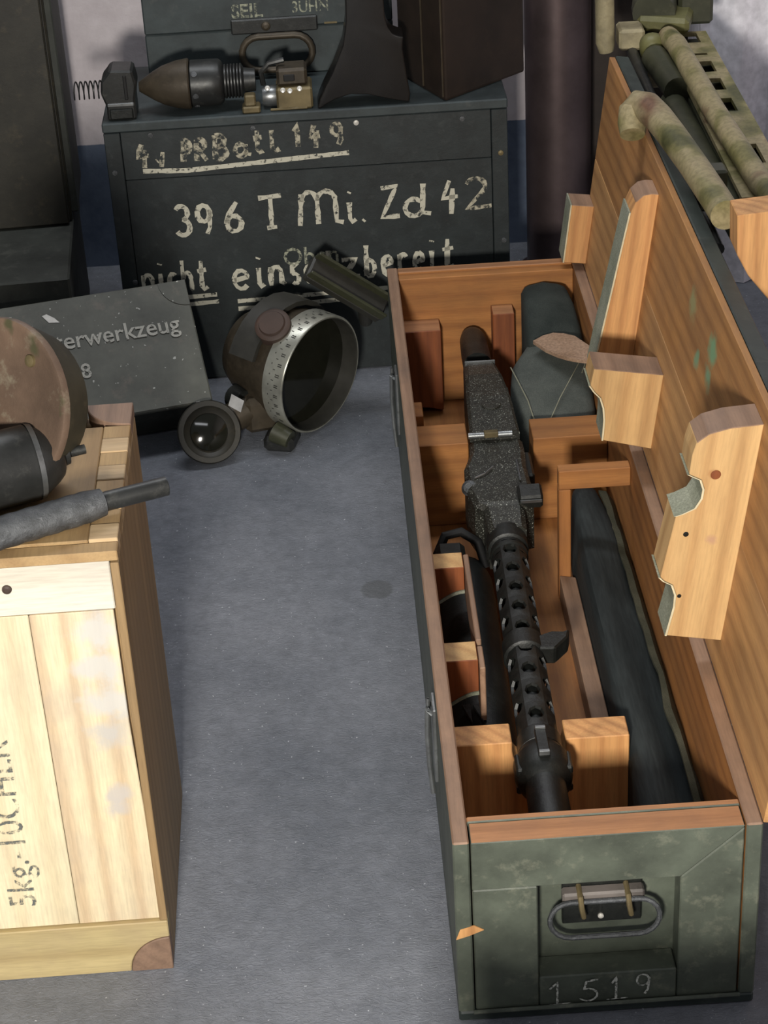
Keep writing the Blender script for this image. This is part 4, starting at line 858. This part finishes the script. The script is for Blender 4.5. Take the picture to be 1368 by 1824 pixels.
tpo('cross_block', lambda b: obox(b, P(.366, 2.755, .492), V((.036, .0, 0)), V((0, .045, 0)), V((0, 0, .030)), .004), 'beige', smooth=False)
tpo('upright_tube', lambda b: tube(b, [P(.3505, 2.775, .487), P(.3485, 2.775, .50), P(.345, 2.785, .72)], [.0105, .0135, .0135], 16), 'beige', lab='beige upright tube')
tpo('pivot_bolt', lambda b: (lathe(b, [(-.02, .016), (0, .018), (.014, .018), (.022, .012), (.026, .004)], P(.4115, 2.75, .495), V((-.1, -.6, .75)), 20)), 'olive')
tpo('clamp', lambda b: obox(b, P(.398, 2.70, .455), V((.018, -.0, 0)), V((.006, .03, 0)), V((0, 0, .05)), .003), 'beige', smooth=False)
tpo('side_box', lambda b: obox(b, P(.460, 2.83, .50), V((.050, 0, 0)), V((0, .14, 0)), V((0, 0, .05)), .005), 'olive_dark', smooth=False)
for a_, e_ in (((.405, 2.80, .50), (.410, 2.86, .0)), ((.47, 2.72, .47), (.46, 2.66, .0)), ((.50, 1.57, .512), (.64, 1.46, .0)), ((.502, 1.60, .515), (.70, 1.72, .0))):
    tpo('leg', lambda b: (tube(b, [P(*a_), P(*(e_[0], e_[1], .012))], .014, 12), lathe(b, [(0, .024), (.012, .022), (.016, .012)], P(*e_), (0, 0, 1), 16)), 'olive_dark')
# ================================================================== WOODEN CRADLE, right of the lid
wr = thing('wooden_cradle', 'light wooden cradle arm at the right edge beside the raised lid', 'wooden support', (.62, 1.96, 0))
wo = V((.62, 1.96, 0))
pf = [(.3905, .560), (.4325, .563), (.4320, .535), (.440, .515), (.460, .500), (.53, .470), (.60, .45), (.66, .40), (.66, 0), (.58, 0), (.58, .36), (.50, .405), (.44, .445), (.405, .490), (.392, .515)]
b = BM(); prism(b, [(p[0] - wo.x, p[1]) for p in pf], 'y', 1.985 - wo.y, 2.030 - wo.y, .001); obj('arm', b, 'block_o', wr)
b = BM(); box(b, .54 - wo.x, .70 - wo.x, 1.93 - wo.y, 2.085 - wo.y, .0, .02, .002); obj('foot', b, 'block_o', wr)
b = BM(); box(b, .56 - wo.x, .68 - wo.x, 1.970 - wo.y, 1.9845 - wo.y, .0205, .2, .001); obj('brace', b, 'block_o', wr)

# ================================================================== WHITE SHEET
ws = BM(); NX, NZ = 40, 26; rows_ = []
for j in range(NZ + 1):
    z = .001 + 1.0 * j / NZ; r_ = []
    for i in range(NX + 1):
        s = i / NX; x = .535 + .62 * s
        y = 3.045 + .014 * math.sin(s * 40 + z * 3) + .022 * noise.noise(V((s * 9 + z * 2, z * 2.5, 1))) + .010 * noise.noise(V((s * 30, z * 9, 4)))
        r_.append((x + .012 * noise.noise(V((z * 4, s * 3, 8))), y, z))
    rows_.append(r_)
secs = []
for r_ in rows_: secs.append(r_ + [(r_[-1][0], r_[-1][1] + .12, r_[-1][2]), (r_[0][0], r_[0][1] + .12, r_[0][2])])
loft(ws, secs); so_ = obj('white_sheet', ws, 'sheet', None, True); so_['label'] = 'white crumpled sheet draped upright behind the camouflage mount'; so_['category'] = 'sheet'
# ================================================================== PLANK ADDED below the frame to shade the gun crate front
bp = thing('shadow_caster_plank', 'low dark plank on two posts, added unseen to shade the gun crate front', 'shadow caster', (.25, .90, 0))
b = BM(); box(b, -.285, .45, -.012, .012, .30, .400, .003); obj('plank', b, 'caster_wood', bp)
for x in (-.265, .43):
    b = BM(); box(b, x - .015, x + .015, .0125, .0375, 0.0, .39, .002); obj('post', b, 'caster_wood', bp)
